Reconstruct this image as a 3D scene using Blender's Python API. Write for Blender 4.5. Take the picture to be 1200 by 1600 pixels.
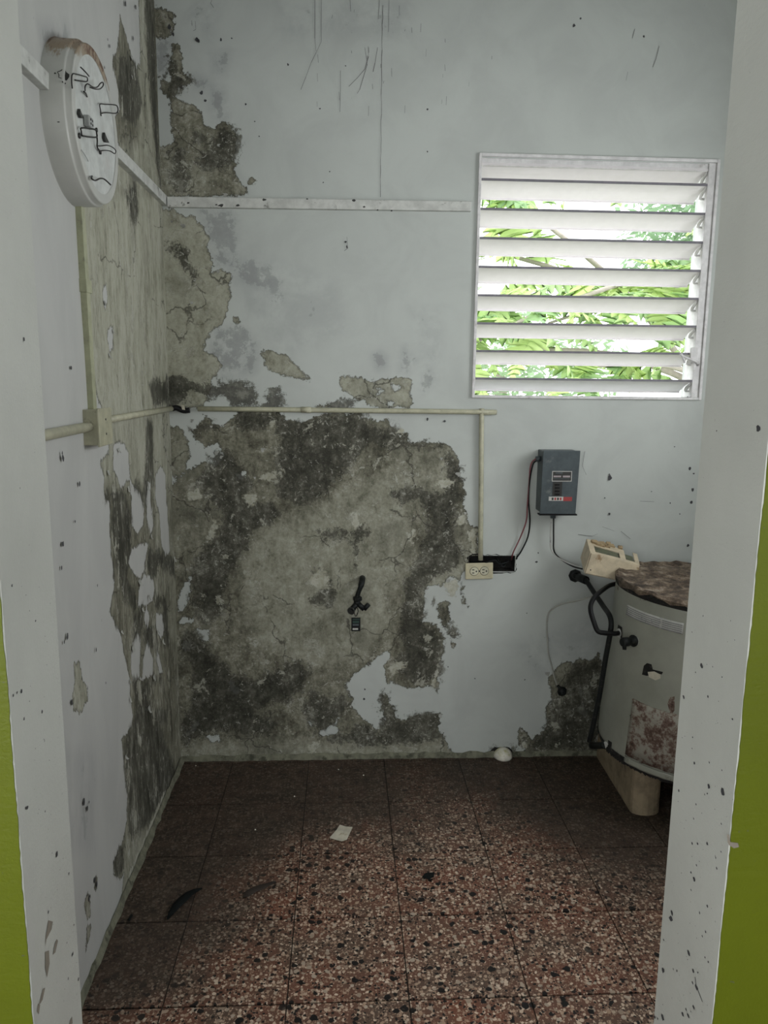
import bpy, bmesh, math, random
import numpy as np
from mathutils import Vector, Matrix
random.seed(7)
for o in list(bpy.data.objects): bpy.data.objects.remove(o, do_unlink=True)
S = bpy.context.scene
C = S.collection
# ------------------------------------------------------------------ camera
F_PX, PITCH, YAW, ROLL, EYE = 1200.39, .1714, .0533, .0116, 1.5303
D, L, RW, CEIL = 2.93, .6514, 1.78, 2.98        # back wall, left wall, right wall, ceiling
JF, JN = 1.10, .905                              # far and near side of the doorway wall
cy_, sy_ = math.cos(YAW), math.sin(YAW)
FW = np.array([sy_*math.cos(PITCH), cy_*math.cos(PITCH), -math.sin(PITCH)])
RT = np.array([cy_, -sy_, 0.]); UP = np.cross(RT, FW)
R2 = RT*math.cos(ROLL)+UP*math.sin(ROLL); U2 = UP*math.cos(ROLL)-RT*math.sin(ROLL)
EYEV = np.array([0, 0, EYE])
cam = bpy.data.cameras.new('camera'); co = bpy.data.objects.new('camera', cam); C.objects.link(co)
M = Matrix(((R2[0], U2[0], -FW[0]), (R2[1], U2[1], -FW[1]), (R2[2], U2[2], -FW[2]))).to_4x4()
M.translation = Vector(EYEV); co.matrix_world = M
cam.sensor_fit = 'VERTICAL'; cam.sensor_height = 24; cam.lens = 24*F_PX/1600; cam.clip_start = .02
S.camera = co
# ------------------------------------------------------------------ world, lights, exposure
w = bpy.data.worlds.new('world'); S.world = w; w.use_nodes = True
bg = w.node_tree.nodes['Background']; bg.inputs[0].default_value = (.95, .98, 1, 1); bg.inputs[1].default_value = 3.9
ld = bpy.data.lights.new('hall_fill', 'AREA'); ld.shape = 'RECTANGLE'; ld.size = 3.2; ld.size_y = 1.5  # added area lamp in an unseen hall opening, lights the room from behind
ld.energy = 34; ld.color = (1, .99, .955)
lo = bpy.data.objects.new('hall_fill', ld); C.objects.link(lo); lo.location = (-.35, -2.42, 1.62); lo.rotation_euler = (math.pi/2, 0, 0)
ls = bpy.data.lights.new('side_fill', 'AREA'); ls.shape = 'RECTANGLE'; ls.size = .95; ls.size_y = .85; ls.energy = 13; ls.color = (.98, .99, 1)  # added lamp at an unseen opening, brightens the room from the right
lso = bpy.data.objects.new('side_fill', ls); C.objects.link(lso); lso.location = (1.765, 1.85, 1.78); lso.rotation_euler = (0, math.pi/2, 0)
lh = bpy.data.lights.new('hall_side_fill', 'AREA'); lh.shape = 'RECTANGLE'; lh.size = 1.3; lh.size_y = 1.1; lh.energy = 22; lh.color = (1, .99, .96)  # added lamp on the unseen hall side, brightens the right reveal
lho = bpy.data.objects.new('hall_side_fill', lh); C.objects.link(lho); lho.location = (-2.06, -.9, 1.45); lho.rotation_euler = (0, -math.pi/2, 0)
S.view_settings.view_transform = 'Standard'; S.view_settings.look = 'None'
S.view_settings.exposure = 0; S.view_settings.gamma = 1; S.view_settings.use_curve_mapping = False

# ------------------------------------------------------------------ pixel -> point on a plane of the room
def at(u, v, ax, val):
    d = FW+R2*(u-600)/F_PX+U2*(800-v)/F_PX
    return EYEV+d*(val-EYEV[ax])/d[ax]
def PB(u, v, y=D): return Vector(at(u, v, 1, y))
def PL(u, v, x=-L): return Vector(at(u, v, 0, x))
def PF(u, v, z=0): return Vector(at(u, v, 2, z))

# ------------------------------------------------------------------ node helpers
class NT:
    def __init__(s, name):
        s.m = bpy.data.materials.new(name); s.m.use_nodes = True
        s.t = s.m.node_tree; s.n = s.t.nodes; s.b = s.n['Principled BSDF']
        s._pos = None
    def add(s, t, **k):
        x = s.n.new(t)
        for a, b in k.items(): setattr(x, a, b)
        return x
    def lk(s, a, b): s.t.links.new(a, b)
    def put(s, sock, v):
        if isinstance(v, (int, float)): sock.default_value = v
        elif isinstance(v, (tuple, list)): sock.default_value = tuple(v)+((1,) if len(v) == 3 and len(sock.default_value) == 4 else ())
        else: s.lk(v, sock)
    def pos(s):
        if s._pos is None: s._pos = s.add('ShaderNodeNewGeometry').outputs['Position']
        return s._pos
    def obj(s): return s.add('ShaderNodeTexCoord').outputs['Object']
    def attr(s, name): return s.add('ShaderNodeAttribute', attribute_name=name).outputs['Fac']
    def math(s, op, a, b=0, c=0, clamp=False):
        x = s.add('ShaderNodeMath', operation=op, use_clamp=clamp)
        for i, v in enumerate((a, b, c)): s.put(x.inputs[i], v)
        return x.outputs[0]
    def noise(s, scale, detail=6, rough=.6, vec=None, dist=0, stretch=None):
        x = s.add('ShaderNodeTexNoise'); v = vec or s.pos()
        if stretch:
            mp = s.add('ShaderNodeMapping'); s.lk(v, mp.inputs[0]); mp.inputs['Scale'].default_value = stretch; v = mp.outputs[0]
        s.lk(v, x.inputs['Vector']); x.inputs['Scale'].default_value = scale; x.inputs['Detail'].default_value = detail
        x.inputs['Roughness'].default_value = rough; x.inputs['Distortion'].default_value = dist
        return x.outputs['Fac']
    def step(s, v, a, b):
        x = s.add('ShaderNodeMapRange', interpolation_type='SMOOTHSTEP'); s.put(x.inputs[0], v)
        x.inputs[1].default_value = a; x.inputs[2].default_value = b
        return x.outputs[0]
    def mix(s, f, a, b, mode='MIX'):
        x = s.add('ShaderNodeMix', data_type='RGBA', blend_type=mode)
        s.put(x.inputs[0], f); s.put(x.inputs[6], a); s.put(x.inputs[7], b)
        return x.outputs[2]
    def ramp(s, f, pts, interp='LINEAR'):
        x = s.add('ShaderNodeValToRGB'); x.color_ramp.interpolation = interp
        e = x.color_ramp.elements
        while len(e) < len(pts): e.new(.5)
        for i, (p, c) in enumerate(pts): e[i].position = p; e[i].color = tuple(c)+(1,)
        s.put(x.inputs[0], f); return x.outputs[0]
    def bump(s, h, dist=.002, strength=1, prev=None):
        x = s.add('ShaderNodeBump'); s.lk(h, x.inputs['Height']); x.inputs['Distance'].default_value = dist; x.inputs['Strength'].default_value = strength
        if prev: s.lk(prev, x.inputs['Normal'])
        return x.outputs[0]
    def out(s, col=None, rough=None, normal=None, metal=0, spec=None):
        if col is not None: s.put(s.b.inputs['Base Color'], col)
        if rough is not None: s.put(s.b.inputs['Roughness'], rough)
        if normal is not None: s.lk(normal, s.b.inputs['Normal'])
        s.b.inputs['Metallic'].default_value = metal
        if spec is not None: s.b.inputs['Specular IOR Level'].default_value = spec
        return s.m

def simple(name, c, rough=.5, metal=0, var=.12, scale=30, dirt=None, dirt_amt=.5, bump=.0004, spec=None, dscale=9):
    t = NT(name); n = t.noise(scale, 5)
    d = tuple(x*(1-var*2) for x in c)
    col = t.mix(t.step(n, .3, .7), d, c)
    if dirt:
        g = t.step(t.noise(dscale, 8, .7), .62-.2*dirt_amt, .72-.1*dirt_amt)
        col = t.mix(g, col, dirt)
    return t.out(col, rough, t.bump(n, bump, .6), metal, spec)

def wall_mat(name, stretch=(1, 1, 1), streak=(1, 1, .4), sk=.25, paint=(.50, .53, .505), paint2=(.45, .475, .455)):
    t = NT(name)
    bare, dark, chalk, smud, light = (t.attr(a) for a in ('bare', 'dark', 'chalk', 'smudge', 'light'))
    n1 = t.math('SUBTRACT', t.noise(14, 9, .68, stretch=stretch), .5)
    n2 = t.math('SUBTRACT', t.noise(55, 6, .7, stretch=stretch), .5)
    n3 = t.noise(4.5, 8, .62, dist=.6, stretch=stretch)
    n4 = t.noise(30, 9, .75, dist=.4, stretch=stretch)
    n5 = t.math('SUBTRACT', t.noise(30, 10, .8, stretch=stretch), .5)
    sb = t.math('MULTIPLY_ADD', n1, .040, t.math('MULTIPLY_ADD', n5, .070, bare))
    bm = t.step(sb, -.0006, .0012)
    edge = t.math('MULTIPLY', t.step(sb, -.0015, .0005), t.math('SUBTRACT', 1, t.step(sb, .0015, .0075)))
    n6 = t.math('SUBTRACT', t.noise(7, 10, .72, dist=.8, stretch=stretch), .5)
    sd = t.math('ADD', t.math('MULTIPLY_ADD', n6, .17, dark), t.math('MULTIPLY', n5, .15))
    dm = t.step(sd, -.006, .015)
    sc = t.math('ADD', t.math('MULTIPLY_ADD', n1, .06, chalk), t.math('MULTIPLY', n2, .06))
    cm = t.step(sc, -.003, .006)
    # paint film
    p = t.mix(t.step(n3, .35, .7), paint, paint2)
    stp = t.noise(260, 3, .6)
    sm = t.math('MULTIPLY', smud, t.step(t.math('MULTIPLY_ADD', n1, 1.2, n3), .22, .62))
    p = t.mix(t.math('MULTIPLY', sm, .7), p, (.27, .28, .29))
    s2_ = t.math('MULTIPLY', t.step(t.math('ADD', smud, t.math('MULTIPLY', t.math('ADD', n1, n5), 1.9)), .62, .68), .38)
    p = t.mix(s2_, p, (.20, .205, .20))
    fl = t.math('MULTIPLY', t.step(t.noise(70, 4, .6, stretch=stretch), .735, .76), .5)
    p = t.mix(fl, p, (.16, .16, .15))
    # bare render
    n7 = t.noise(85, 6, .7, stretch=stretch)
    nm = t.math('ADD', t.math('MULTIPLY', n4, .55), t.math('ADD', t.math('MULTIPLY', n6, .75), t.math('MULTIPLY', n7, .45)))
    q = t.ramp(nm, [(.28, (.075, .073, .054)), (.40, (.13, .126, .095)), (.50, (.195, .19, .145)), (.60, (.26, .255, .20)), (.70, (.34, .335, .28))])
    ns = t.noise(26, 8, .72, stretch=streak)
    nm = t.math('MULTIPLY_ADD', t.math('SUBTRACT', ns, .5), sk*2.4, nm)
    q = t.ramp(nm, [(.30, (.062, .060, .044)), (.41, (.12, .116, .086)), (.50, (.185, .18, .137)), (.59, (.255, .25, .195)), (.68, (.36, .355, .30))])
    lite = t.ramp(nm, [(.30, (.22, .22, .165)), (.42, (.33, .33, .26)), (.6, (.42, .42, .345))])
    q = t.mix(t.math('MULTIPLY', light, t.step(n3, .1, .45)), q, lite)
    q = t.mix(t.math('MULTIPLY', t.step(n3, .52, .72), .5), q, (.10, .10, .078))
    dk = t.ramp(nm, [(.34, (.026, .026, .019)), (.48, (.058, .057, .044)), (.58, (.10, .098, .078)), (.68, (.20, .198, .165))])
    col = t.mix(bm, p, q)
    col = t.mix(t.math('MULTIPLY', edge, .55), col, (.07, .068, .055))
    col = t.mix(t.math('MULTIPLY', dm, .93), col, dk)
    ck = t.mix(t.step(n4, .35, .62), (.34, .33, .25), (.50, .50, .43))
    col = t.mix(t.math('MULTIPLY', cm, .9), col, ck)
    # old paint islands, cracks
    isl = t.step(t.math('MULTIPLY_ADD', n1, .5, t.noise(13, 10, .74, dist=.5, stretch=stretch)), .605, .612)
    ise = t.step(t.math('MULTIPLY_ADD', n1, .5, t.noise(13, 10, .74, dist=.5, stretch=stretch)), .592, .605)
    inn = t.math('MULTIPLY', bm, t.step(sb, .008, .014))
    col = t.mix(t.math('MULTIPLY', t.math('MULTIPLY', ise, inn), .5), col, (.05, .048, .038))
    col = t.mix(t.math('MULTIPLY', t.math('MULTIPLY', isl, inn), .85), col, t.mix(t.step(n7, .35, .6), (.27, .265, .205), (.40, .40, .34)))
    vo = t.add('ShaderNodeTexVoronoi', feature='DISTANCE_TO_EDGE'); wv = t.add('ShaderNodeVectorMath', operation='MULTIPLY_ADD')
    dn = t.add('ShaderNodeTexNoise'); t.lk(t.pos(), dn.inputs['Vector']); dn.inputs['Scale'].default_value = 9; dn.inputs['Detail'].default_value = 6
    t.lk(dn.outputs['Color'], wv.inputs[0]); wv.inputs[1].default_value = (.16, .16, .16); t.lk(t.pos(), wv.inputs[2]); t.lk(wv.outputs[0], vo.inputs['Vector']); vo.inputs['Scale'].default_value = 4.2
    ck_ = t.math('MULTIPLY', t.math('SUBTRACT', 1, t.step(vo.outputs['Distance'], .004, .016)), t.math('MULTIPLY', bm, t.step(n3, .46, .54)))
    col = t.mix(t.math('MULTIPLY', ck_, .7), col, (.04, .038, .03))
    # salt bloom and mildew dots on bare render
    salt = t.math('MULTIPLY', bm, t.step(t.math('MULTIPLY_ADD', n6, .35, t.noise(48, 7, .8, dist=1.2, stretch=stretch)), .585, .625))
    col = t.mix(t.math('MULTIPLY', salt, .75), col, (.44, .44, .39))
    pit = t.math('MULTIPLY', bm, t.step(t.noise(95, 5, .75, stretch=stretch), .63, .68))
    col = t.mix(t.math('MULTIPLY', pit, .6), col, (.06, .06, .048))
    h = t.math('ADD', t.math('MULTIPLY', t.math('SUBTRACT', 1, bm), 1.0), t.math('MULTIPLY', t.math('MULTIPLY', n4, bm), .9))
    h = t.math('MULTIPLY_ADD', cm, .4, h)
    nb = t.bump(h, .0022, .9); nb = t.bump(stp, .0003, .5, nb)
    r = t.math('MULTIPLY_ADD', bm, .35, .48)
    return t.out(col, r, nb, spec=.3)

M_back = wall_mat('painted_render_back')
M_left = wall_mat('painted_render_left', stretch=(1, 1, .38), streak=(1, 1, .20), sk=.30, paint=(.50, .505, .485), paint2=(.445, .45, .435))
def plain_paint(name, c, gloss=.45, stip=.0006, dirt=True):
    t = NT(name); n = t.noise(3, 7, .6); s2 = t.noise(210, 4, .65); s3 = t.noise(40, 4, .5, stretch=(1, 1, 3))
    col = t.mix(t.step(n, .3, .75), c, tuple(x*.87 for x in c))
    if dirt: col = t.mix(t.math('MULTIPLY', t.step(t.noise(120, 3, .5), .74, .77), .7), col, (.1, .1, .09))
    return t.out(col, gloss, t.bump(t.math('ADD', s2, t.math('MULTIPLY', s3, 1.2)), stip, .8), spec=.45)
M_jamb = plain_paint('jamb_white_paint', (.53, .54, .50))
M_green = plain_paint('lime_green_paint', (.11, .135, .001), .5)
M_plain = plain_paint('plain_wall_paint', (.48, .50, .49))
M_ceil = plain_paint('ceiling_paint', (.5, .51, .5))
M_race = simple('raceway_paint', (.60, .61, .58), .45, dirt=(.16, .16, .14), dirt_amt=.18, dscale=28)
M_beige = simple('beige_plastic', (.50, .49, .36), .45, dirt=(.26, .25, .19), dirt_amt=.3, dscale=24)
M_olive = simple('olive_plastic', (.40, .41, .27), .45, dirt=(.22, .22, .16), dirt_amt=.3, dscale=24)
M_box = simple('box_beige', (.43, .42, .30), .45, dirt=(.25, .24, .18), dirt_amt=.3, dscale=24)
M_black = simple('black_iron', (.010, .012, .012), .5, 0, dirt=(.035, .035, .03), dirt_amt=.4, dscale=40, bump=.0008, spec=.22)
M_rubber = simple('black_rubber', (.008, .008, .009), .5, spec=.22)
M_red = simple('faded_red_wire', (.22, .06, .07), .5)
M_cord = simple('grey_cord', (.42, .42, .38), .6)
M_white = simple('window_paint', (.74, .73, .73), .4, dirt=(.45, .43, .42), dirt_amt=.22, dscale=14)
M_slat = simple('slat_paint', (.82, .79, .80), .42, var=.02)
M_lip_shade = simple('lip_shade_grey', (.20, .19, .22), .6)  # dark tone painted in for the shaded slat lips
M_panelg = simple('panel_grey', (.085, .105, .115), .42, .3, dirt=(.16, .17, .17), dirt_amt=.2, dscale=20)
M_label = simple('worn_label', (.56, .56, .53), .5, dirt=(.2, .2, .2), dirt_amt=.35, dscale=60)
M_labelp = simple('pink_label_bar', (.38, .33, .34), .5)
M_sred = simple('red_sticker', (.36, .05, .05), .5)
M_wood = simple('old_lumber', (.33, .26, .17), .75, var=.2, scale=20, dirt=(.12, .09, .06), dirt_amt=.3, dscale=12, bump=.001)
M_paper = simple('scrap_paper', (.62, .58, .47), .8, dirt=(.38, .32, .22), dirt_amt=.4, dscale=25)
M_cap = simple('white_cap', (.80, .77, .68), .4, dirt=(.50, .48, .25), dirt_amt=.5, dscale=22)
M_dark = simple('black_grime', (.012, .011, .010), .9, var=.3, scale=60, dirt=(.06, .055, .045), dirt_amt=.4, dscale=40, bump=.004)
M_gcable = simple('dark_green_print', (.015, .05, .04), .4)
M_slot = simple('socket_dark', (.03, .03, .028), .5)
M_wire = simple('rusty_spring_wire', (.045, .042, .04), .45, .6)
M_ceramic = simple('grey_socket', (.36, .37, .36), .5)
M_green_in = simple('green_board', (.12, .13, .08), .6, dirt=(.05, .05, .04), dirt_amt=.5, dscale=50)
M_leaf_dry = simple('dry_black_leaf', (.008, .010, .010), .7, spec=.15)
M_leaf_br = simple('dry_brown_leaf', (.035, .025, .018), .8)
M_cream = simple('cream_housing', (.62, .53, .38), .5, dirt=(.30, .20, .11), dirt_amt=.22, dscale=16)
M_speck = simple('speck_dark', (.05, .05, .055), .7)
M_speckb = simple('speck_brown', (.24, .21, .17), .8)

# ------------------------------------------------------------------ mesh helpers
class MB:
    def __init__(s): s.v = []; s.f = []; s.mi = []; s.sm = []
    def face(s, idx, mi=0, smooth=False): s.f.append(tuple(idx)); s.mi.append(mi); s.sm.append(smooth)
    def quad(s, a, b, c, d, mi=0):
        k = len(s.v); s.v += [tuple(a), tuple(b), tuple(c), tuple(d)]; s.face((k, k+1, k+2, k+3), mi)
    def hexa(s, p, mi=0):       # p: 4 bottom loop, 4 top loop
        k = len(s.v); s.v += [tuple(q) for q in p]
        for f in ((3, 2, 1, 0), (4, 5, 6, 7), (0, 1, 5, 4), (1, 2, 6, 5), (2, 3, 7, 6), (3, 0, 4, 7)): s.face([k+i for i in f], mi)
        return s
    def box(s, a, b, mi=0, mat=None):
        x0, y0, z0 = a; x1, y1, z1 = b
        p = [(x0, y0, z0), (x1, y0, z0), (x1, y1, z0), (x0, y1, z0), (x0, y0, z1), (x1, y0, z1), (x1, y1, z1), (x0, y1, z1)]
        if mat is not None: p = [mat @ Vector(q) for q in p]
        return s.hexa(p, mi)
    def tube(s, pts, r, n=10, mi=0, cap=True, smooth=True):
        pts = [Vector(p) for p in pts]; k0 = len(s.v); N = len(pts)
        rs = list(np.interp(np.linspace(0, 1, N), np.linspace(0, 1, len(r)), r)) if isinstance(r, (list, tuple)) else [r]*N
        t0 = (pts[1]-pts[0]).normalized(); a = t0.orthogonal().normalized()
        for i, p in enumerate(pts):
            t = (pts[min(i+1, N-1)]-pts[max(i-1, 0)]).normalized()
            a = (a-t*a.dot(t)).normalized(); b = t.cross(a)
            for j in range(n):
                an = 2*math.pi*j/n; s.v.append(tuple(p+(a*math.cos(an)+b*math.sin(an))*rs[i]))
        for i in range(N-1):
            for j in range(n):
                s.face((k0+i*n+j, k0+i*n+(j+1) % n, k0+(i+1)*n+(j+1) % n, k0+(i+1)*n+j), mi, smooth)
        if cap: s.face([k0+j for j in range(n)][::-1], mi); s.face([k0+(N-1)*n+j for j in range(n)], mi)
        return s
    def lathe(s, prof, o, ax, n=24, mi=0, a0=0, smooth=True, cap=True):   # prof: (radius, height along ax)
        o = Vector(o); ax = Vector(ax).normalized(); u = ax.orthogonal().normalized(); w2 = ax.cross(u); k0 = len(s.v)
        for r, h in prof:
            for j in range(n):
                an = 2*math.pi*j/n+a0; s.v.append(tuple(o+ax*h+(u*math.cos(an)+w2*math.sin(an))*r))
        for i in range(len(prof)-1):
            for j in range(n): s.face((k0+i*n+j, k0+i*n+(j+1) % n, k0+(i+1)*n+(j+1) % n, k0+(i+1)*n+j), mi, smooth)
        if cap:
            s.face([k0+j for j in range(n)][::-1], mi); s.face([k0+(len(prof)-1)*n+j for j in range(n)], mi)
        return s
    def prism(s, poly, nrm, th, mi=0):
        nrm = Vector(nrm).normalized()*th; k = len(s.v); n = len(poly); poly = [Vector(p) for p in poly]
        s.v += [tuple(p) for p in poly]+[tuple(p+nrm) for p in poly]
        s.face(list(range(k, k+n))[::-1], mi); s.face(range(k+n, k+2*n), mi)
        for i in range(n): s.face((k+i, k+(i+1) % n, k+n+(i+1) % n, k+n+i), mi)
        return s
    def build(s, name, mats, parent=None, bevel=0, world_parent=True, fix=True):
        me = bpy.data.meshes.new(name); me.from_pydata(s.v, [], s.f)
        for m in (mats if isinstance(mats, (list, tuple)) else [mats]): me.materials.append(m)
        me.polygons.foreach_set('material_index', s.mi); me.polygons.foreach_set('use_smooth', s.sm)
        if fix:
            bm = bmesh.new(); bm.from_mesh(me); bmesh.ops.recalc_face_normals(bm, faces=bm.faces); bm.to_mesh(me); bm.free()
        o = bpy.data.objects.new(name, me); C.objects.link(o)
        if bevel:
            b = o.modifiers.new('bevel', 'BEVEL'); b.width = bevel; b.segments = 2; b.limit_method = 'ANGLE'
        if parent: attach(o, parent)
        return o
def abs_loc(o):
    v = Vector(o.location)
    while o.parent: o = o.parent; v += Vector(o.location)
    return v
def attach(o, parent):          # meshes are written in world coordinates: shift them back by the parent's place
    o.parent = parent; o.location = Vector(o.location)-abs_loc(parent)
def tag(o, label=None, cat=None, group=None, kind=None):
    for k, v in (('label', label), ('category', cat), ('group', group), ('kind', kind)):
        if v: o[k] = v
    return o
def thing(name, loc, label, cat, group=None):
    o = bpy.data.objects.new(name, None); C.objects.link(o); o.location = loc; o.empty_display_size = .05
    return tag(o, label, cat, group)
def smooth(pts, n=6):
    pts = [Vector(p) for p in pts]; out = []
    for i in range(len(pts)-1):
        p0, p1, p2, p3 = pts[max(i-1, 0)], pts[i], pts[i+1], pts[min(i+2, len(pts)-1)]
        for k in range(n):
            t = k/n
            out.append(.5*((2*p1)+(p2-p0)*t+(2*p0-5*p1+4*p2-p3)*t*t+(3*p1-p0-3*p2+p3)*t**3))
    out.append(pts[-1]); return out

# ------------------------------------------------------------------ stain fields (signed distance to traced outlines, in metres on the wall)
def sdf(P2, poly):
    A = np.array(poly, float); Bp = np.roll(A, -1, 0); d2 = np.full(len(P2), 1e9); ins = np.zeros(len(P2), bool)
    x, y = P2[:, 0], P2[:, 1]
    for (ax, ay), (bx, by) in zip(A, Bp):
        ex, ey = bx-ax, by-ay; L2 = ex*ex+ey*ey+1e-12
        t = np.clip(((x-ax)*ex+(y-ay)*ey)/L2, 0, 1)
        d2 = np.minimum(d2, (x-ax-t*ex)**2+(y-ay-t*ey)**2)
        c = (ay > y) != (by > y)
        ins ^= c & (x < ax+(y-ay)*ex/(ey if abs(ey) > 1e-12 else 1e-12))
    d = np.sqrt(d2); return np.where(ins, d, -d)
def field(P2, plus, minus=(), clip=.12):
    d = np.full(len(P2), -clip)
    for p in plus: d = np.maximum(d, sdf(P2, p))
    for p in minus: d = np.minimum(d, -sdf(P2, p))
    return np.clip(d, -clip, clip)
def proj_back(poly): return [(PB(u, v).x, PB(u, v).z) for u, v in poly]
def proj_left(poly): return [(PL(u, v).y, PL(u, v).z) for u, v in poly]

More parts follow.
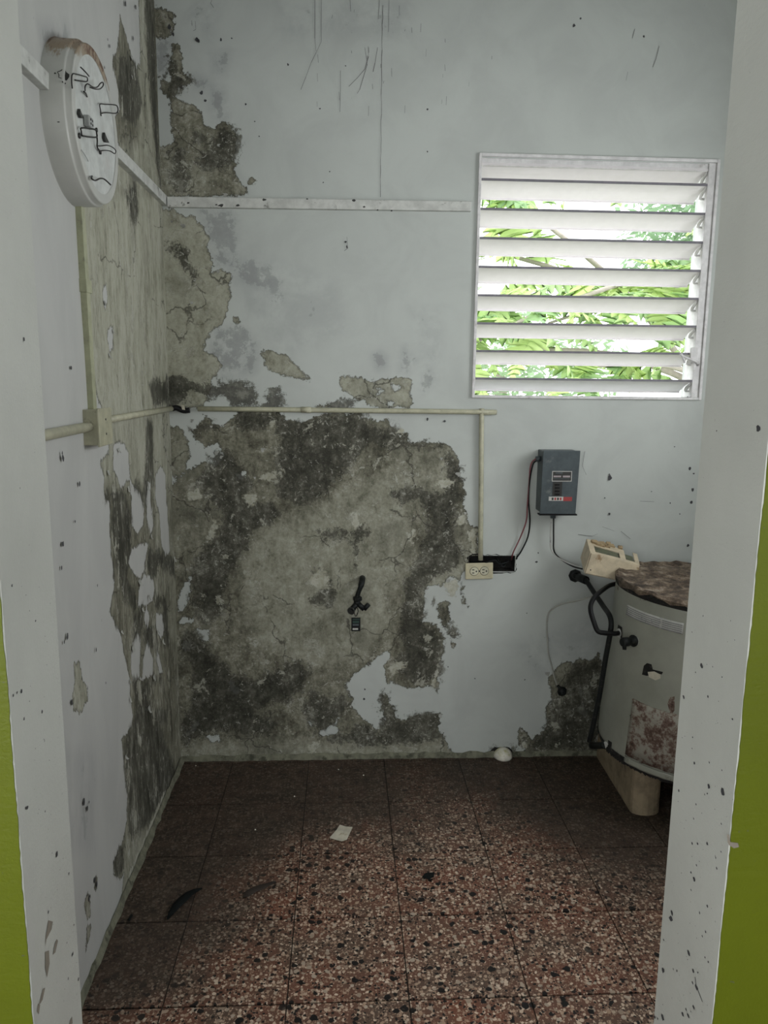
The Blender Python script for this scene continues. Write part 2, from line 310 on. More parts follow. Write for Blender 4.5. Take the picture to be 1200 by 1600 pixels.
BK = dict(
 bare=[[(230,8),(258,14),(271,25),(272,42),(262,58),(248,62),(228,60)],
  [(269,68),(283,73),(287,90),(288,110),(296,122),(298,132),(280,138),(273,150),(296,162),(312,172),(318,190),(320,195),(335,198),(345,188),(356,193),(364,203),(370,215),(369,235),(363,242),(368,258),(371,275),(378,290),(385,297),(384,303),(372,306),(256,309),(230,300),(248,285),(243,225),(250,232),(262,228),(272,220),(268,205),(266,185),(268,170),(266,160),(258,150),(252,135),(245,125),(243,115),(250,118),(262,130),(265,125),(262,105),(268,95)],
  [(387,283),(392,276),(399,281),(396,287),(388,288)],
  [(245,325),(275,330),(290,340),(303,335),(312,350),(322,362),(326,378),(325,388),(330,400),(331,412),(332,428),(345,420),(360,428),(362,440),(361,470),(354,495),(350,505),(338,512),(330,520),(322,532),(320,548),(328,556),(340,560),(345,572),(340,585),(335,590),(330,612),(318,636),(250,640),(240,500)],
  [(410,546),(430,550),(443,552),(455,562),(465,575),(478,585),(487,592),(485,598),(470,592),(455,588),(435,583),(418,578),(412,565)],
  [(362,496),(372,494),(376,502),(370,508)],
  [(530,588),(545,589),(570,590),(590,595),(615,590),(640,592),(645,600),(640,612),(645,630),(640,636),(585,637),(560,628),(548,618),(535,612),(532,600)],
  [(490,637),(500,632),(518,630),(520,638)],
  [(299,672),(305,668),(312,660),(318,655),(320,650),(330,655),(334,663),(350,664),(358,655),(370,645),(400,643),(430,644),(443,650),(440,660),(455,656),(468,659),(485,656),(500,650),(515,645),(565,644),(566,652),(575,655),(590,660),(605,657),(613,668),(618,678),(625,676),(637,678),(639,690),(655,692),(697,694),(707,702),(716,718),(718,735),(716,740),(722,755),(730,770),(722,780),(727,800),(735,822),(747,820),(748,872),(728,880),(722,900),(720,912),(712,905),(700,900),(690,915),(665,915),(663,940),(660,970),(680,975),(692,990),(694,1005),(690,1030),(686,1055),(686,1083),(676,1072),(665,1072),(640,1075),(620,1070),(610,1062),(605,1070),(597,1060),(600,1080),(605,1085),(612,1100),(618,1120),(625,1125),(650,1118),(688,1113),(684,1135),(690,1150),(700,1165),(715,1180),(710,1200),(270,1200),(260,1100),(255,960),(255,900),(255,800),(262,760),(285,740),(300,728),(318,722),(335,728),(345,722),(350,712),(346,700),(340,692),(320,700),(310,688),(300,680)],
  [(260,668),(278,665),(288,675),(295,692),(297,715),(290,735),(280,745),(260,740)],
  [(682,943),(695,939),(704,950),(704,970),(697,981),(690,975),(686,955)],
  [(700,990),(708,983),(711,992),(703,997)], [(706,1003),(712,1005),(710,1016),(707,1012)],
  [(716,900),(722,915),(733,948),(725,945),(718,925)],
  [(863,1048),(875,1035),(888,1032),(895,1036),(905,1028),(920,1032),(930,1028),(935,1020),(940,1035),(950,1060),(970,1160),(960,1200),(815,1200),(818,1170),(810,1160),(809,1143),(814,1137),(825,1150),(833,1155),(850,1140),(855,1128),(852,1115),(851,1108),(863,1094),(862,1080),(855,1065)],
  [(768,1182),(766,1172),(774,1168),(795,1168),(803,1178),(803,1190),(768,1190)]],
 bare_m=[[(540,1065),(560,1050),(575,1040),(590,1025),(605,1018),(612,1022),(600,1040),(603,1062),(605,1075),(600,1082),(594,1095),(600,1130),(588,1142),(580,1132),(570,1125),(565,1118),(555,1112),(548,1100),(553,1092),(543,1085),(541,1072)],
  [(500,1148),(518,1130),(530,1120),(528,1135),(530,1145),(505,1150)],
  [(372,740),(383,738),(383,748),(370,750)], [(283,925),(298,900),(296,920),(290,945),(280,960),(278,935)],
  [(307,985),(325,985),(325,1000),(312,1000)], [(285,1005),(298,1003),(298,1015),(287,1018)],
  [(357,1062),(365,1065),(375,1082),(365,1086),(358,1075)], [(288,1150),(300,1135),(313,1120),(312,1130),(295,1152)],
  [(320,1150),(343,1148),(342,1158),(330,1160)], [(280,962),(298,970),(303,952),(308,955),(300,974),(282,974)],
  [(325,640),(335,640),(335,600),(345,602),(345,612),(332,618),(328,636)],
  [(905,1073),(908,1075),(908,1090),(905,1088)], [(900,1105),(912,1100),(918,1115),(914,1122),(905,1112)],
  [(590,605),(600,608),(600,614),(590,613)], [(612,600),(625,604),(615,613)], [(605,626),(617,628),(614,636),(604,636)],
  [(545,637),(553,630),(570,627),(572,636)], [(480,1128),(488,1122),(488,1134)]],
 dark=[[(263,90),(272,95),(275,110),(290,118),(300,120),(298,126),(285,130),(276,140),(270,155),(262,155),(255,140),(262,125),(262,110)],
  [(306,207),(315,214),(330,220),(338,212),(340,205),(349,195),(362,203),(369,215),(368,235),(362,243),(365,252),(350,258),(340,262),(330,262),(318,260),(312,250),(318,240),(325,232),(320,222),(310,216)],
  [(276,235),(284,238),(287,255),(284,290),(278,290),(275,260)],
  [(250,586),(275,584),(292,582),(298,595),(312,602),(340,600),(380,597),(390,604),(404,622),(404,636),(360,637),(350,618),(330,620),(316,616),(302,618),(290,628),(276,632),(266,640),(250,640)],
  [(365,601),(376,602),(385,612),(398,622),(403,634),(368,636),(360,625),(350,612)],
  [(410,636),(420,618),(428,611),(437,614),(444,630),(440,638),(416,638)],
  [(268,385),(280,382),(292,395),(300,420),(309,434),(303,438),(296,425),(285,410),(272,395)],
  [(515,634),(532,628),(545,622),(562,626),(550,636),(525,639)],
  [(372,646),(440,648),(445,660),(500,652),(565,646),(567,660),(612,670),(637,680),(640,693),(690,696),(680,703),(630,700),(600,705),(580,700),(560,712),(545,725),(530,740),(520,760),(500,775),(480,790),(460,790),(440,780),(430,760),(435,740),(430,715),(438,690),(430,665),(400,670),(380,675),(365,668)],
  [(302,672),(320,655),(333,665),(315,680),(308,688)],
  [(330,700),(360,705),(375,728),(390,750),(400,770),(430,790),(440,805),(420,818),(400,830),(390,850),(375,870),(360,900),(350,940),(330,970),(315,965),(300,940),(300,900),(310,870),(335,845),(348,820),(340,790),(320,768),(310,752),(330,735)],
  [(700,712),(718,735),(722,760),(726,778),(715,790),(708,820),(712,850),(722,865),(715,885),(700,892),(680,898),(665,910),(650,930),(658,940),(662,970),(685,985),(690,1000),(686,1040),(680,1058),(660,1068),(628,1062),(622,1040),(628,1010),(620,985),(630,950),(640,900),(655,880),(655,850),(672,830),(668,800),(650,783),(610,780),(610,768),(650,765),(690,770),(700,750)],
  [(545,830),(565,822),(578,832),(564,850),(562,880),(556,900),(549,890),(550,860)],
  [(500,832),(555,828),(530,838),(505,842)], [(495,892),(512,892),(525,930),(515,945),(490,940),(505,925),(518,912)],
  [(282,1000),(300,985),(330,1020),(360,1050),(400,1062),(440,1042),(470,1035),(482,1055),(470,1080),(430,1100),(400,1115),(440,1130),(420,1150),(380,1150),(360,1145),(345,1140),(320,1148),(285,1160),(282,1130),(300,1105),(300,1060)],
  [(485,1080),(520,1100),(535,1088),(546,1100),(530,1118),(508,1138),(492,1142),(478,1110)],
  [(515,1155),(540,1148),(565,1130),(590,1150),(600,1140),(596,1100),(598,1082),(606,1088),(618,1124),(686,1118),(682,1140),(688,1150),(660,1158),(600,1165),(560,1160)],
  [(893,1038),(915,1035),(935,1030),(950,1060),(970,1160),(960,1176),(835,1172),(825,1156),(850,1145),(857,1115),(870,1095),(880,1060)],
  [(684,945),(695,942),(702,952),(702,968),(697,978),(691,970)], [(701,989),(708,985),(710,991),(704,995)],
  [(766,1172),(774,1166),(795,1166),(804,1176),(804,1190),(798,1190),(798,1178),(790,1171),(776,1172)],
  [(585,678),(600,676),(612,690),(590,695)]],
 dark_m=[[(405,700),(430,700),(435,740),(425,770),(430,785),(400,790),(380,780),(385,765),(400,750),(395,735)],
  [(560,712),(640,700),(690,706),(700,725),(640,735),(580,740)]],
 chalk=[[(408,742),(428,736),(432,745),(420,752),(405,752)], [(378,775),(395,768),(403,780),(398,790),(385,788)],
  [(290,770),(310,765),(320,775),(312,783),(295,780)], [(332,812),(340,812),(342,825),(328,845),(322,842)],
  [(680,752),(700,745),(712,752),(700,765),(685,765)], [(716,802),(727,804),(728,815),(720,826),(712,818)],
  [(728,832),(746,824),(746,868),(732,868),(736,850)], [(697,908),(712,903),(718,915),(712,930),(700,928),(692,915)],
  [(612,1037),(625,1032),(638,1034),(638,1043),(622,1048),(612,1056),(607,1050)], [(542,802),(558,800),(560,818),(554,826),(547,815)],
  [(482,912),(488,898),(500,890),(508,892),(514,903),(508,914),(496,920)],
  [(420,655),(430,655),(432,668),(420,672)], [(682,1032),(689,1028),(686,1056),(678,1078),(672,1068),(680,1050)],
  [(620,676),(630,668),(628,680)], [(690,715),(696,713),(692,738)], [(636,832),(648,830),(646,852),(638,850)],
  [(480,1162),(498,1160),(490,1180),(484,1178)],
  [(815,1150),(821,1158),(822,1170),(816,1172)]],
 smudge=[([(312,325),(370,325),(372,345),(370,375),(375,400),(430,415),(440,440),(440,460),(400,455),(370,440),(362,425),(340,415),(330,395),(325,375),(312,345)], .75),
  ([(385,405),(450,420),(455,470),(430,490),(395,450)], .5), ([(335,505),(380,500),(405,535),(400,580),(350,592),(325,560)], .7),
  ([(325,130),(352,140),(355,165),(352,190),(335,192),(328,165)], .8), ([(300,118),(322,126),(322,137),(305,134)], .9),
  ([(330,85),(358,80),(350,115),(335,120)], .7), ([(310,0),(345,0),(330,60),(290,30)], .5), ([(240,60),(268,60),(266,110),(245,120)], .9),
  ([(333,262),(352,256),(364,250),(370,275),(384,300),(370,304),(333,307)], 1),
  ([(586,556),(594,552),(602,560),(604,572),(590,575)], 1), ([(625,568),(633,543),(640,555),(652,562),(638,582),(627,580)], .9),
  ([(655,602),(660,585),(668,570),(682,592),(672,602),(662,612)], .9), ([(640,480),(690,480),(690,580),(650,560)], .35),
  ([(800,1010),(930,960),(960,1040),(840,1060)], .4), ([(370,380),(520,440),(560,520),(440,560),(380,480)], .3),
  ([(430,0),(640,0),(640,60),(440,60)], .35)],
 light=[([(230,320),(372,320),(372,520),(350,640),(230,640)], .9), ([(400,830),(440,812),(490,800),(545,765),(600,740),(640,770),(640,830),(632,880),(605,930),(610,980),(560,1030),(500,1040),(440,1020),(400,1000),(385,960),(375,920),(382,870)], .55),
  ([(280,640),(300,660),(298,745),(262,750)], .55), ([(520,580),(660,580),(660,640),(480,640)], .9), ([(400,540),(490,540),(490,600),(400,600)], .8),
  ([(262,790),(320,785),(335,830),(310,860),(265,870)], .25), ([(255,250),(330,255),(330,310),(255,310)], .35), ([(620,700),(700,700),(700,790),(600,790)], .3),
  ([(690,880),(730,880),(720,940),(660,940),(665,915)], .8), ([(270,1160),(710,1160),(715,1200),(270,1200)], .5), ([(862,1040),(895,1036),(890,1060),(868,1065)], .5)])
LF = dict(
 bare=[[(188,22),(196,50),(205,85),(212,105),(218,100),(218,60),(216,-10),(300,-10),(300,1230),(278,1200),(240,1296),(205,1385),(178,1440),(190,1400),(195,1362),(188,1375),(178,1370),(178,1345),(190,1320),(200,1280),(200,1240),(195,1200),(192,1170),(190,1155),(205,1135),(208,1120),(203,1085),(203,1060),(195,1025),(190,1000),(180,975),(170,955),(178,920),(175,880),(170,830),(172,800),(170,785),(160,775),(162,745),(155,722),(168,705),(168,680),(165,660),(158,640),(150,620),(142,560),(135,495),(124,400),(118,310),(160,300),(168,270),(185,225),(176,215),(177,195),(187,170),(184,140),(177,105),(177,85),(184,75),(186,60)],
  [(115,1035),(125,1035),(128,1065),(137,1075),(137,1095),(128,1112),(115,1110),(113,1085),(118,1065)],
  [(148,1365),(153,1372),(150,1393),(146,1390)], [(136,1395),(140,1400),(140,1430),(135,1435),(131,1410)], [(134,1450),(141,1445),(140,1462),(133,1485)]],
 bare_m=[[(203,752),(215,765),(226,790),(224,820),(213,835),(207,820),(205,790)], [(226,752),(236,755),(236,785),(240,820),(236,835),(230,810)],
  [(243,742),(250,728),(258,745),(262,800),(266,862),(258,868),(252,840),(250,800),(243,780)], [(206,855),(220,850),(232,850),(225,890),(218,905),(208,895),(200,880)],
  [(216,920),(226,895),(240,905),(243,920),(238,940),(224,950),(216,945)], [(228,945),(234,960),(232,985),(225,970)],
  [(215,985),(220,1000),(218,1060),(208,1075),(205,1040),(207,1005)], [(232,1000),(240,1030),(240,1055),(222,1062),(225,1030)],
  [(245,960),(255,960),(258,985),(253,1000),(245,980)], [(246,1012),(256,1050),(250,1055),(245,1030)],
  [(160,455),(165,445),(168,470),(163,480)], [(168,515),(176,510),(175,545),(170,552),(167,530)], [(226,1108),(233,1104),(231,1112)],
  [(232,1190),(235,1192),(234,1222),(232,1220)], [(251,1208),(254,1208),(252,1230),(249,1226)], [(176,695),(186,690),(200,705),(203,750),(188,758),(176,735)]],
 dark=[[(174,762),(190,768),(204,800),(205,858),(200,900),(212,925),(214,950),(208,960),(195,930),(180,885),(173,830)],
  [(229,655),(238,655),(240,700),(240,750),(228,745),(229,700)], [(234,860),(250,858),(272,872),(276,905),(250,885),(238,905),(227,885)],
  [(210,1068),(255,1062),(262,1100),(262,1130),(245,1120),(270,1190),(280,1215),(230,1292),(202,1300),(202,1240),(196,1185),(196,1158),(212,1120)],
  [(232,600),(245,592),(262,588),(265,635),(238,632)], [(228,-10),(240,-10),(246,150),(250,290),(242,250),(234,150),(228,60)],
  [(205,760),(214,752),(224,770),(226,745),(232,760),(228,790),(216,770)], [(240,930),(262,925),(266,1010),(258,1010),(254,955),(244,955)],
  [(160,770),(170,760),(172,780),(163,790)], [(178,1345),(192,1322),(195,1355),(182,1370)], [(187,90),(205,85),(214,110),(222,160),(212,200),(190,190),(184,130)],
  [(225,985),(244,975),(246,1010),(236,1005),(226,1010)], [(196,300),(212,290),(216,330),(206,348)], [(208,960),(222,950),(225,985),(210,1000)]],
 dark_m=[[(240,1062),(256,1062),(262,1110),(244,1116),(232,1090)]],
 chalk=[[(255,1240),(262,1235),(205,1375),(198,1375)]],
 smudge=[([(60,40),(115,40),(110,75),(70,90)], .8), ([(100,1170),(150,1170),(150,1330),(110,1330)], .4)],
 light=[([(112,300),(300,300),(300,640),(112,700)], 1), ([(165,640),(300,640),(300,760),(150,760)], .8), ([(214,-10),(232,-10),(250,300),(216,300)], .7),
  ([(165,225),(250,225),(250,320),(150,320)], .7), ([(100,1020),(145,1020),(145,1120),(100,1120)], .7), ([(240,760),(300,760),(300,1000),(240,1000)], .4),
  ([(200,1280),(262,1230),(200,1400),(165,1460)], .5)])
def wall_fields(me, P2, dic, pj):
    f = {'bare': field(P2, [pj(p) for p in dic['bare']], [pj(p) for p in dic['bare_m']]),
         'dark': field(P2, [pj(p) for p in dic['dark']], [pj(p) for p in dic['dark_m']])+.007,
         'chalk': field(P2, [pj(p) for p in dic['chalk']])}
    for k in ('smudge', 'light'):
        a = np.zeros(len(P2))
        for p, s in dic[k]: a = np.maximum(a, s*np.clip(.5+sdf(P2, pj(p))/.05, 0, 1))
        f[k] = a
    for k, a in f.items():
        at_ = me.attributes.new(k, 'FLOAT', 'POINT'); at_.data.foreach_set('value', a.astype(np.float32))

def grid_wall(name, xs, zs, holes, fn, mat, dic, pj):
    X, Z = np.meshgrid(xs, zs); P2 = np.stack([X.ravel(), Z.ravel()], 1); nx = len(xs)
    verts = [fn(a, b) for a, b in P2]; faces = []
    for j in range(len(zs)-1):
        zc = (zs[j]+zs[j+1])/2
        for i in range(nx-1):
            xc = (xs[i]+xs[i+1])/2
            if any(h[0] < xc < h[1] and h[2] < zc < h[3] for h in holes): continue
            k = j*nx+i; faces.append((k, k+1, k+nx+1, k+nx))
    me = bpy.data.meshes.new(name); me.from_pydata(verts, [], faces); me.materials.append(mat)
    wall_fields(me, P2, dic, pj)
    me.polygons.foreach_set('use_smooth', [True]*len(faces))
    o = bpy.data.objects.new(name, me); C.objects.link(o); o['kind'] = 'structure'; return o
def lines(a, b, step, extra):
    v = list(np.arange(a, b, step))+[b]; v = [q for q in v if all(abs(q-e) > step*.45 for e in extra)]+list(extra); return sorted(v)

# ------------------------------------------------------------------ the setting
WX0, WX1, WZ0, WZ1 = .493, 1.362, 1.468, 2.322          # window opening
n0, n1 = PB(732, 893), PB(805, 868); NX0, NX1, NZ0, NZ1 = n0.x, n1.x, n0.z, n1.z
rs = np.random.RandomState(3)
wx, wz = rs.rand(6)*6, rs.rand(6)*6
def wav(a, b): return .0022*(math.sin(3.1*a+wx[0])*math.sin(2.3*b+wz[0])+.5*math.sin(7.3*a+wx[1]+2*b)+.3*math.sin(13*b+wx[2]+5*a))
def near_open(a, b): return max(0, min(1, max(WX0-a, a-WX1, WZ0-b, b-WZ1)/.1))
wall_back = grid_wall('wall_back', lines(-L-.004, RW, .0085, [WX0, WX1, NX0, NX1]), lines(-.02, CEIL, .0085, [WZ0, WZ1, NZ0, NZ1]),
    [(WX0, WX1, WZ0, WZ1), (NX0, NX1, NZ0, NZ1)], lambda a, b: (a, D+wav(a, b)*near_open(a, b)*(.3 if b < .1 else 1), b), M_back, BK, proj_back)
wall_left = grid_wall('wall_left', lines(JF-.02, D+.004, .0085, []), lines(-.02, CEIL, .0085, []), [],
    lambda a, b: (-L+wav(a+4, b), a, b), M_left, LF, proj_left)
# outer skin of the back wall and the sides of its openings
m = MB(); yo = D+.15
for a, b in (((-L-.15, D+.02, -.1), (WX0-.006, yo, 3.1)), ((WX1+.006, D+.02, -.1), (RW+.15, yo, 3.1)), ((WX0-.006, D+.02, -.1), (WX1+.006, yo, NZ0-.02)),
             ((WX0-.006, D+.02, NZ1+.02), (WX1+.006, yo, WZ0-.045)), ((WX0-.006, D+.02, WZ1+.006), (WX1+.006, yo, 3.1))): m.box(a, b)
tag(m.build('masonry_core', M_plain, wall_back), None)
m = MB()
for a, b, c, d in (((WX0, 0, WZ0), (WX0, 0, WZ1), 0, 0), ((WX1, 0, WZ0), (WX1, 0, WZ1), 0, 0), ((WX0, 0, WZ0), (WX1, 0, WZ0), 0, 0), ((WX0, 0, WZ1), (WX1, 0, WZ1), 0, 0)):
    dz = -.035 if a[2] == b[2] == WZ0 else 0
    m.quad((a[0], D, a[2]), (b[0], D, b[2]), (b[0], yo, b[2]+dz), (a[0], yo, a[2]+dz))
m.build('opening_reveal', M_plain, wall_back)
m = MB(); yn = D+.06                               # the open electrical recess
m.quad((NX0, yn, NZ0), (NX1, yn, NZ0), (NX1, yn, NZ1), (NX0, yn, NZ1))
for (x0, z0, x1, z1) in ((NX0, NZ0, NX1, NZ0), (NX1, NZ0, NX1, NZ1), (NX1, NZ1, NX0, NZ1), (NX0, NZ1, NX0, NZ0)): m.quad((x0, D, z0), (x1, D, z1), (x1, yn, z1), (x0, yn, z0))
m.build('wiring_recess', M_dark, wall_back, fix=False)
# broken ragged lip round the recess
m = MB(); rr = random.Random(5); ring = []
for t in range(44):
    f = t/44*4; s_ = int(f); q = f-s_
    x, z = [(NX0+.012+(NX1-NX0-.012)*q, NZ1), (NX1, NZ1-(NZ1-NZ0)*q), (NX1-(NX1-NX0)*q, NZ0), (NX0, NZ0+(NZ1-NZ0)*q)][s_]
    ring.append((x, z))
cx_, cz_ = (NX0+NX1)/2, (NZ0+NZ1)/2
def sgn_(v, l): return (v/abs(v) if abs(v) > l*.93 else 0)
pr_ = [(x+sgn_(x-cx_, (NX1-NX0)/2)*(.002+.007*rr.random())+rr.uniform(-.002, .002), z+sgn_(z-cz_, (NZ1-NZ0)/2)*(.001+.008*rr.random())) for x, z in ring]
k = len(ring)
for i in range(k):
    j = (i+1) % k
    m.quad((ring[i][0], D-.0005, ring[i][1]), (ring[j][0], D-.0005, ring[j][1]), (pr_[j][0], D-.0028, pr_[j][1]), (pr_[i][0], D-.0028, pr_[i][1]))
m.build('broken_rim', M_dark, wall_back, fix=False)

def struct(name, boxes, mat, mats=None):
    m = MB()
    for b in boxes: m.box(b[0], b[1], b[2] if len(b) > 2 else 0)
    o = m.build(name, mats or mat); o['kind'] = 'structure'; return o
HB = -2.5                                          # far end of the hall behind the camera
struct('wall_right', [((RW, JF, -.1), (RW+.12, D+.15, 1.45)), ((RW, JF, 2.35), (RW+.12, D+.15, 3.1)), ((RW, JF, 1.45), (RW+.12, 1.35, 2.35)), ((RW, 2.35, 1.45), (RW+.12, D+.15, 2.35))], M_plain)
m = MB(); m.box((-L-.13, JF-.02, -.1), (-L-.012, D+.15, 3.1)); m.build('masonry_core', M_plain, wall_left)
struct('ceiling', [((-2.2, HB-.12, CEIL), (2.5, D+.15, 3.1))], M_ceil)
struct('wall_hall_left', [((-2.2, HB-.1, -.1), (-2.08, -1.5, 3.1)), ((-2.2, -.3, -.1), (-2.08, JF, 3.1)), ((-2.2, -1.5, -.1), (-2.08, -.3, .8)), ((-2.2, -1.5, 2.1), (-2.08, -.3, 3.1))], M_plain)
struct('wall_hall_right', [((2.38, HB-.1, -.1), (2.5, JF, 3.1))], M_plain)
struct('wall_hall_back', [((-2.2, HB-.12, -.1), (-1.98, HB, 3.1)), ((1.3, HB-.12, -.1), (2.5, HB, 3.1)), ((-1.98, HB-.12, -.1), (1.3, HB, .85)), ((-1.98, HB-.12, 2.4), (1.3, HB, 3.1))], M_plain)
# doorway wall: white reveals, lime face towards the hall, edges of the green brushed unevenly
DT = 2.46
JLf, JLn, JRf, JRn = -.415, -.406, .5195, .5125
def front_wall():
    m = MB(); fy = JN-.004
    def slab(xf, xn, xo, z0, z1):
        sgn = -1 if xo < xf else 1
        r = .006
        poly = [(xo, JF), (xf+sgn*r, JF), (xf, JF-r), (xn, JN+.001), (xn+sgn*.001, JN), (xo, JN)]
        k = len(m.v); n = len(poly)
        for z in (z0, z1): m.v.extend([(x, y, z) for x, y in poly])
        for i in range(n): m.face((k+i, k+(i+1) % n, k+n+(i+1) % n, k+n+i), 0)
        m.face(range(k, k+n), 0); m.face(range(k+n, k+2*n), 0)
    slab(JLf, JLn, -2.1, -.1, 3.0); slab(JRf, JRn, 2.4, -.1, 3.0)
    m.box((JLn-.01, JN, DT), (JRn+.01, JF, 3.0))
    o = m.build('wall_front', M_jamb); o['kind'] = 'structure'
    # green paint skin, 1.5 mm proud, with a wavering brushed edge
    g = MB(); rr = random.Random(11)
    for xe, xo in ((JLn, -2.08), (JRn, 2.38)):
        sgn = 1 if xe > 0 else -1; prev = None; z = 0
        k0 = len(g.v); N = 300
        for i in range(N+1):
            z = i/N*DT
            e = xe+sgn*(.0004+.0004*math.sin(z*37)+.0011*rr.random())
            g.v += [(e, JN-.0016, z), (xo, JN-.0016, z), (e, JN, z)]
        for i in range(N):
            a = k0+3*i
            g.face((a, a+1, a+4, a+3), 0); g.face((a, a+3, a+5, a+2), 0)
    g.box((-2.08, JN-.0016, DT), (2.38, JN, CEIL))
    g.build('green_paint_skin', M_green, o)
    return o
wall_front = front_wall()

# ------------------------------------------------------------------ floor of terrazzo tiles
def terrazzo():
    t = NT('terrazzo'); P = t.pos()
    gr = t.attr('grime'); rd = t.attr('tint')
    dn = t.add('ShaderNodeTexNoise'); t.lk(P, dn.inputs['Vector']); dn.inputs['Scale'].default_value = 60; dn.inputs['Detail'].default_value = 2
    wv = t.add('ShaderNodeVectorMath', operation='MULTIPLY_ADD'); t.lk(dn.outputs['Color'], wv.inputs[0]); wv.inputs[1].default_value = (.012, .012, .012); t.lk(P, wv.inputs[2])
    def vor(scale, rnd=1):
        a = t.add('ShaderNodeTexVoronoi', voronoi_dimensions='2D'); t.lk(wv.outputs[0], a.inputs['Vector']); a.inputs['Scale'].default_value = scale; a.inputs['Randomness'].default_value = rnd
        return a.outputs['Distance'], a.outputs['Color']
    def chips(scale, frac, size):
        d, c = vor(scale); sp = t.add('ShaderNodeSeparateColor'); t.lk(c, sp.inputs[0])
        on = t.step(sp.outputs[0], frac-.01, frac+.01)
        r = t.math('MULTIPLY_ADD', sp.outputs[1], size, size*.35)
        ins = t.step(t.math('SUBTRACT', r, d), -.015, .035)
        return t.math('MULTIPLY', on, ins), sp.outputs[2]
    n = t.noise(5, 8, .65); n2 = t.noise(18, 8, .7)
    base = t.mix(t.step(n, .38, .66), (.175, .066, .040), (.105, .066, .046))
    base = t.mix(rd, base, t.mix(.5, base, (.085, .075, .06)))
    c1, k1 = chips(95, .42, .40); c2, k2 = chips(190, .50, .42); c3, k3 = chips(62, .78, .34)
    c4, k4 = chips(130, .80, .5); c5, k5 = chips(50, .88, .42)
    col = t.mix(t.math('MULTIPLY', c2, .6), base, t.mix(k2, (.32, .195, .13), (.56, .42, .31)))
    col = t.mix(c1, col, t.mix(k1, (.36, .235, .16), (.66, .53, .41)))
    col = t.mix(c3, col, t.mix(k3, (.30, .22, .16), (.46, .38, .30)))
    dkc = (.007, .006, .006)
    col = t.mix(c4, col, dkc); col = t.mix(c5, col, dkc)
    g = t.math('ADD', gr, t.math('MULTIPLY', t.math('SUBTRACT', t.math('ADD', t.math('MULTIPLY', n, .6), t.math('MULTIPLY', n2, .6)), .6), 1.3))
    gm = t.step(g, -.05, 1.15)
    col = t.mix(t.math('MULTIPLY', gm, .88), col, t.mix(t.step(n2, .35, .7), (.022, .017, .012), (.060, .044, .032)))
    bl = t.math('MULTIPLY', t.step(t.noise(11, 9, .75, dist=.5), .60, .66), .6)
    col = t.mix(bl, col, (.02, .016, .012))
    h = t.math('ADD', c1, t.math('MULTIPLY', n2, .6))
    r = t.math('MULTIPLY_ADD', gm, .25, t.math('MULTIPLY_ADD', n2, .3, .32))
    return t.out(col, r, t.bump(h, .0005, .5), spec=.35)
M_terr = terrazzo()
M_grout = simple('grout_dark', (.028, .024, .02), .9)
floor = struct('floor', [((-2.2, HB-.1, -.12), (2.5, D+.15, -.0035))], M_grout)
T = .305; TX, TY = .1671, 1.6797
GB = [((300, 1200), .26, 1.0), ((240, 1290), .24, .9), ((400, 1195), .3, 1.1), ((520, 1200), .24, .75), ((300, 1260), .3, .9), ((720, 1200), .26, .75), ((880, 1200), .3, 1.15), ((850, 1240), .18, .7), ((900, 1290), .2, .45), ((560, 1250), .2, .35), ((200, 1420), .22, .85),
      ((160, 1540), .22, .8), ((300, 1400), .2, .45), ((960, 1290), .25, .8), ((1040, 1300), .3, 1), ((620, 1280), .12, .6), ((330, 1470), .2, .25), ((450, 1330), .25, .3), ((1000, 1400), .18, .3), ((180, 1470), .3, .5), ((300, 1330), .25, .5), ((460, 1220), .3, .4), ((380, 1240), .25, .6)]
GBw = [(PF(u, v), r, a) for (u, v), r, a in GB]
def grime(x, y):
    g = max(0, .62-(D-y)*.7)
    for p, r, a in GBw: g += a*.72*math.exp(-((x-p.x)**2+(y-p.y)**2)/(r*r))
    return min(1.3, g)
rt_ = random.Random(2)
ti = 0
for i in range(-8, 8):
    for j in range(-9, 5):
        x0, x1 = TX+i*T, TX+(i+1)*T; y0, y1 = TY+j*T, TY+(j+1)*T
        vis = y0 > .3
        if not vis: continue
        x0c, x1c, y1c = max(x0, -L+.002 if y0 > .95 else -2.07), min(x1, RW-.002 if y0 > .95 else 2.36), min(y1, D-.002)
        if x1c-x0c < .02 or y1c-y0 < .02: continue
        g = .0016; N = 4; dz = [rt_.uniform(-.0006, .0006) for _ in range(4)]
        vs, fs = [], []
        for b in range(N+1):
            for a in range(N+1):
                u_, v_ = a/N, b/N
                z = dz[0]*(1-u_)*(1-v_)+dz[1]*u_*(1-v_)+dz[2]*u_*v_+dz[3]*(1-u_)*v_
                vs.append((x0c+g+(x1c-x0c-2*g)*u_, y0+g*1.7+(y1c-y0-3.4*g)*v_, z))
        for b in range(N):
            for a in range(N): k = b*(N+1)+a; fs.append((k, k+1, k+N+2, k+N+1))
        loop = [a for a in range(N+1)]+[(N+1)*b+N for b in range(1, N+1)]+[(N+1)*N+a for a in range(N-1, -1, -1)]+[(N+1)*b for b in range(N-1, 0, -1)]
        k0 = len(vs); vs += [(vs[q][0], vs[q][1], -.0035) for q in loop]
        for q in range(len(loop)): r_ = (q+1) % len(loop); fs.append((loop[q], k0+q, k0+r_, loop[r_]))
        me = bpy.data.meshes.new('floor_tile'); me.from_pydata(vs, [], fs); me.materials.append(M_terr)
        A = me.attributes.new('grime', 'FLOAT', 'POINT'); A.data.foreach_set('value', [grime(p[0], p[1]) for p in vs])
        A = me.attributes.new('tint', 'FLOAT', 'POINT'); tv = rt_.random()*.7; A.data.foreach_set('value', [tv]*len(vs))
        o = bpy.data.objects.new('floor_tile', me); C.objects.link(o); o.parent = floor
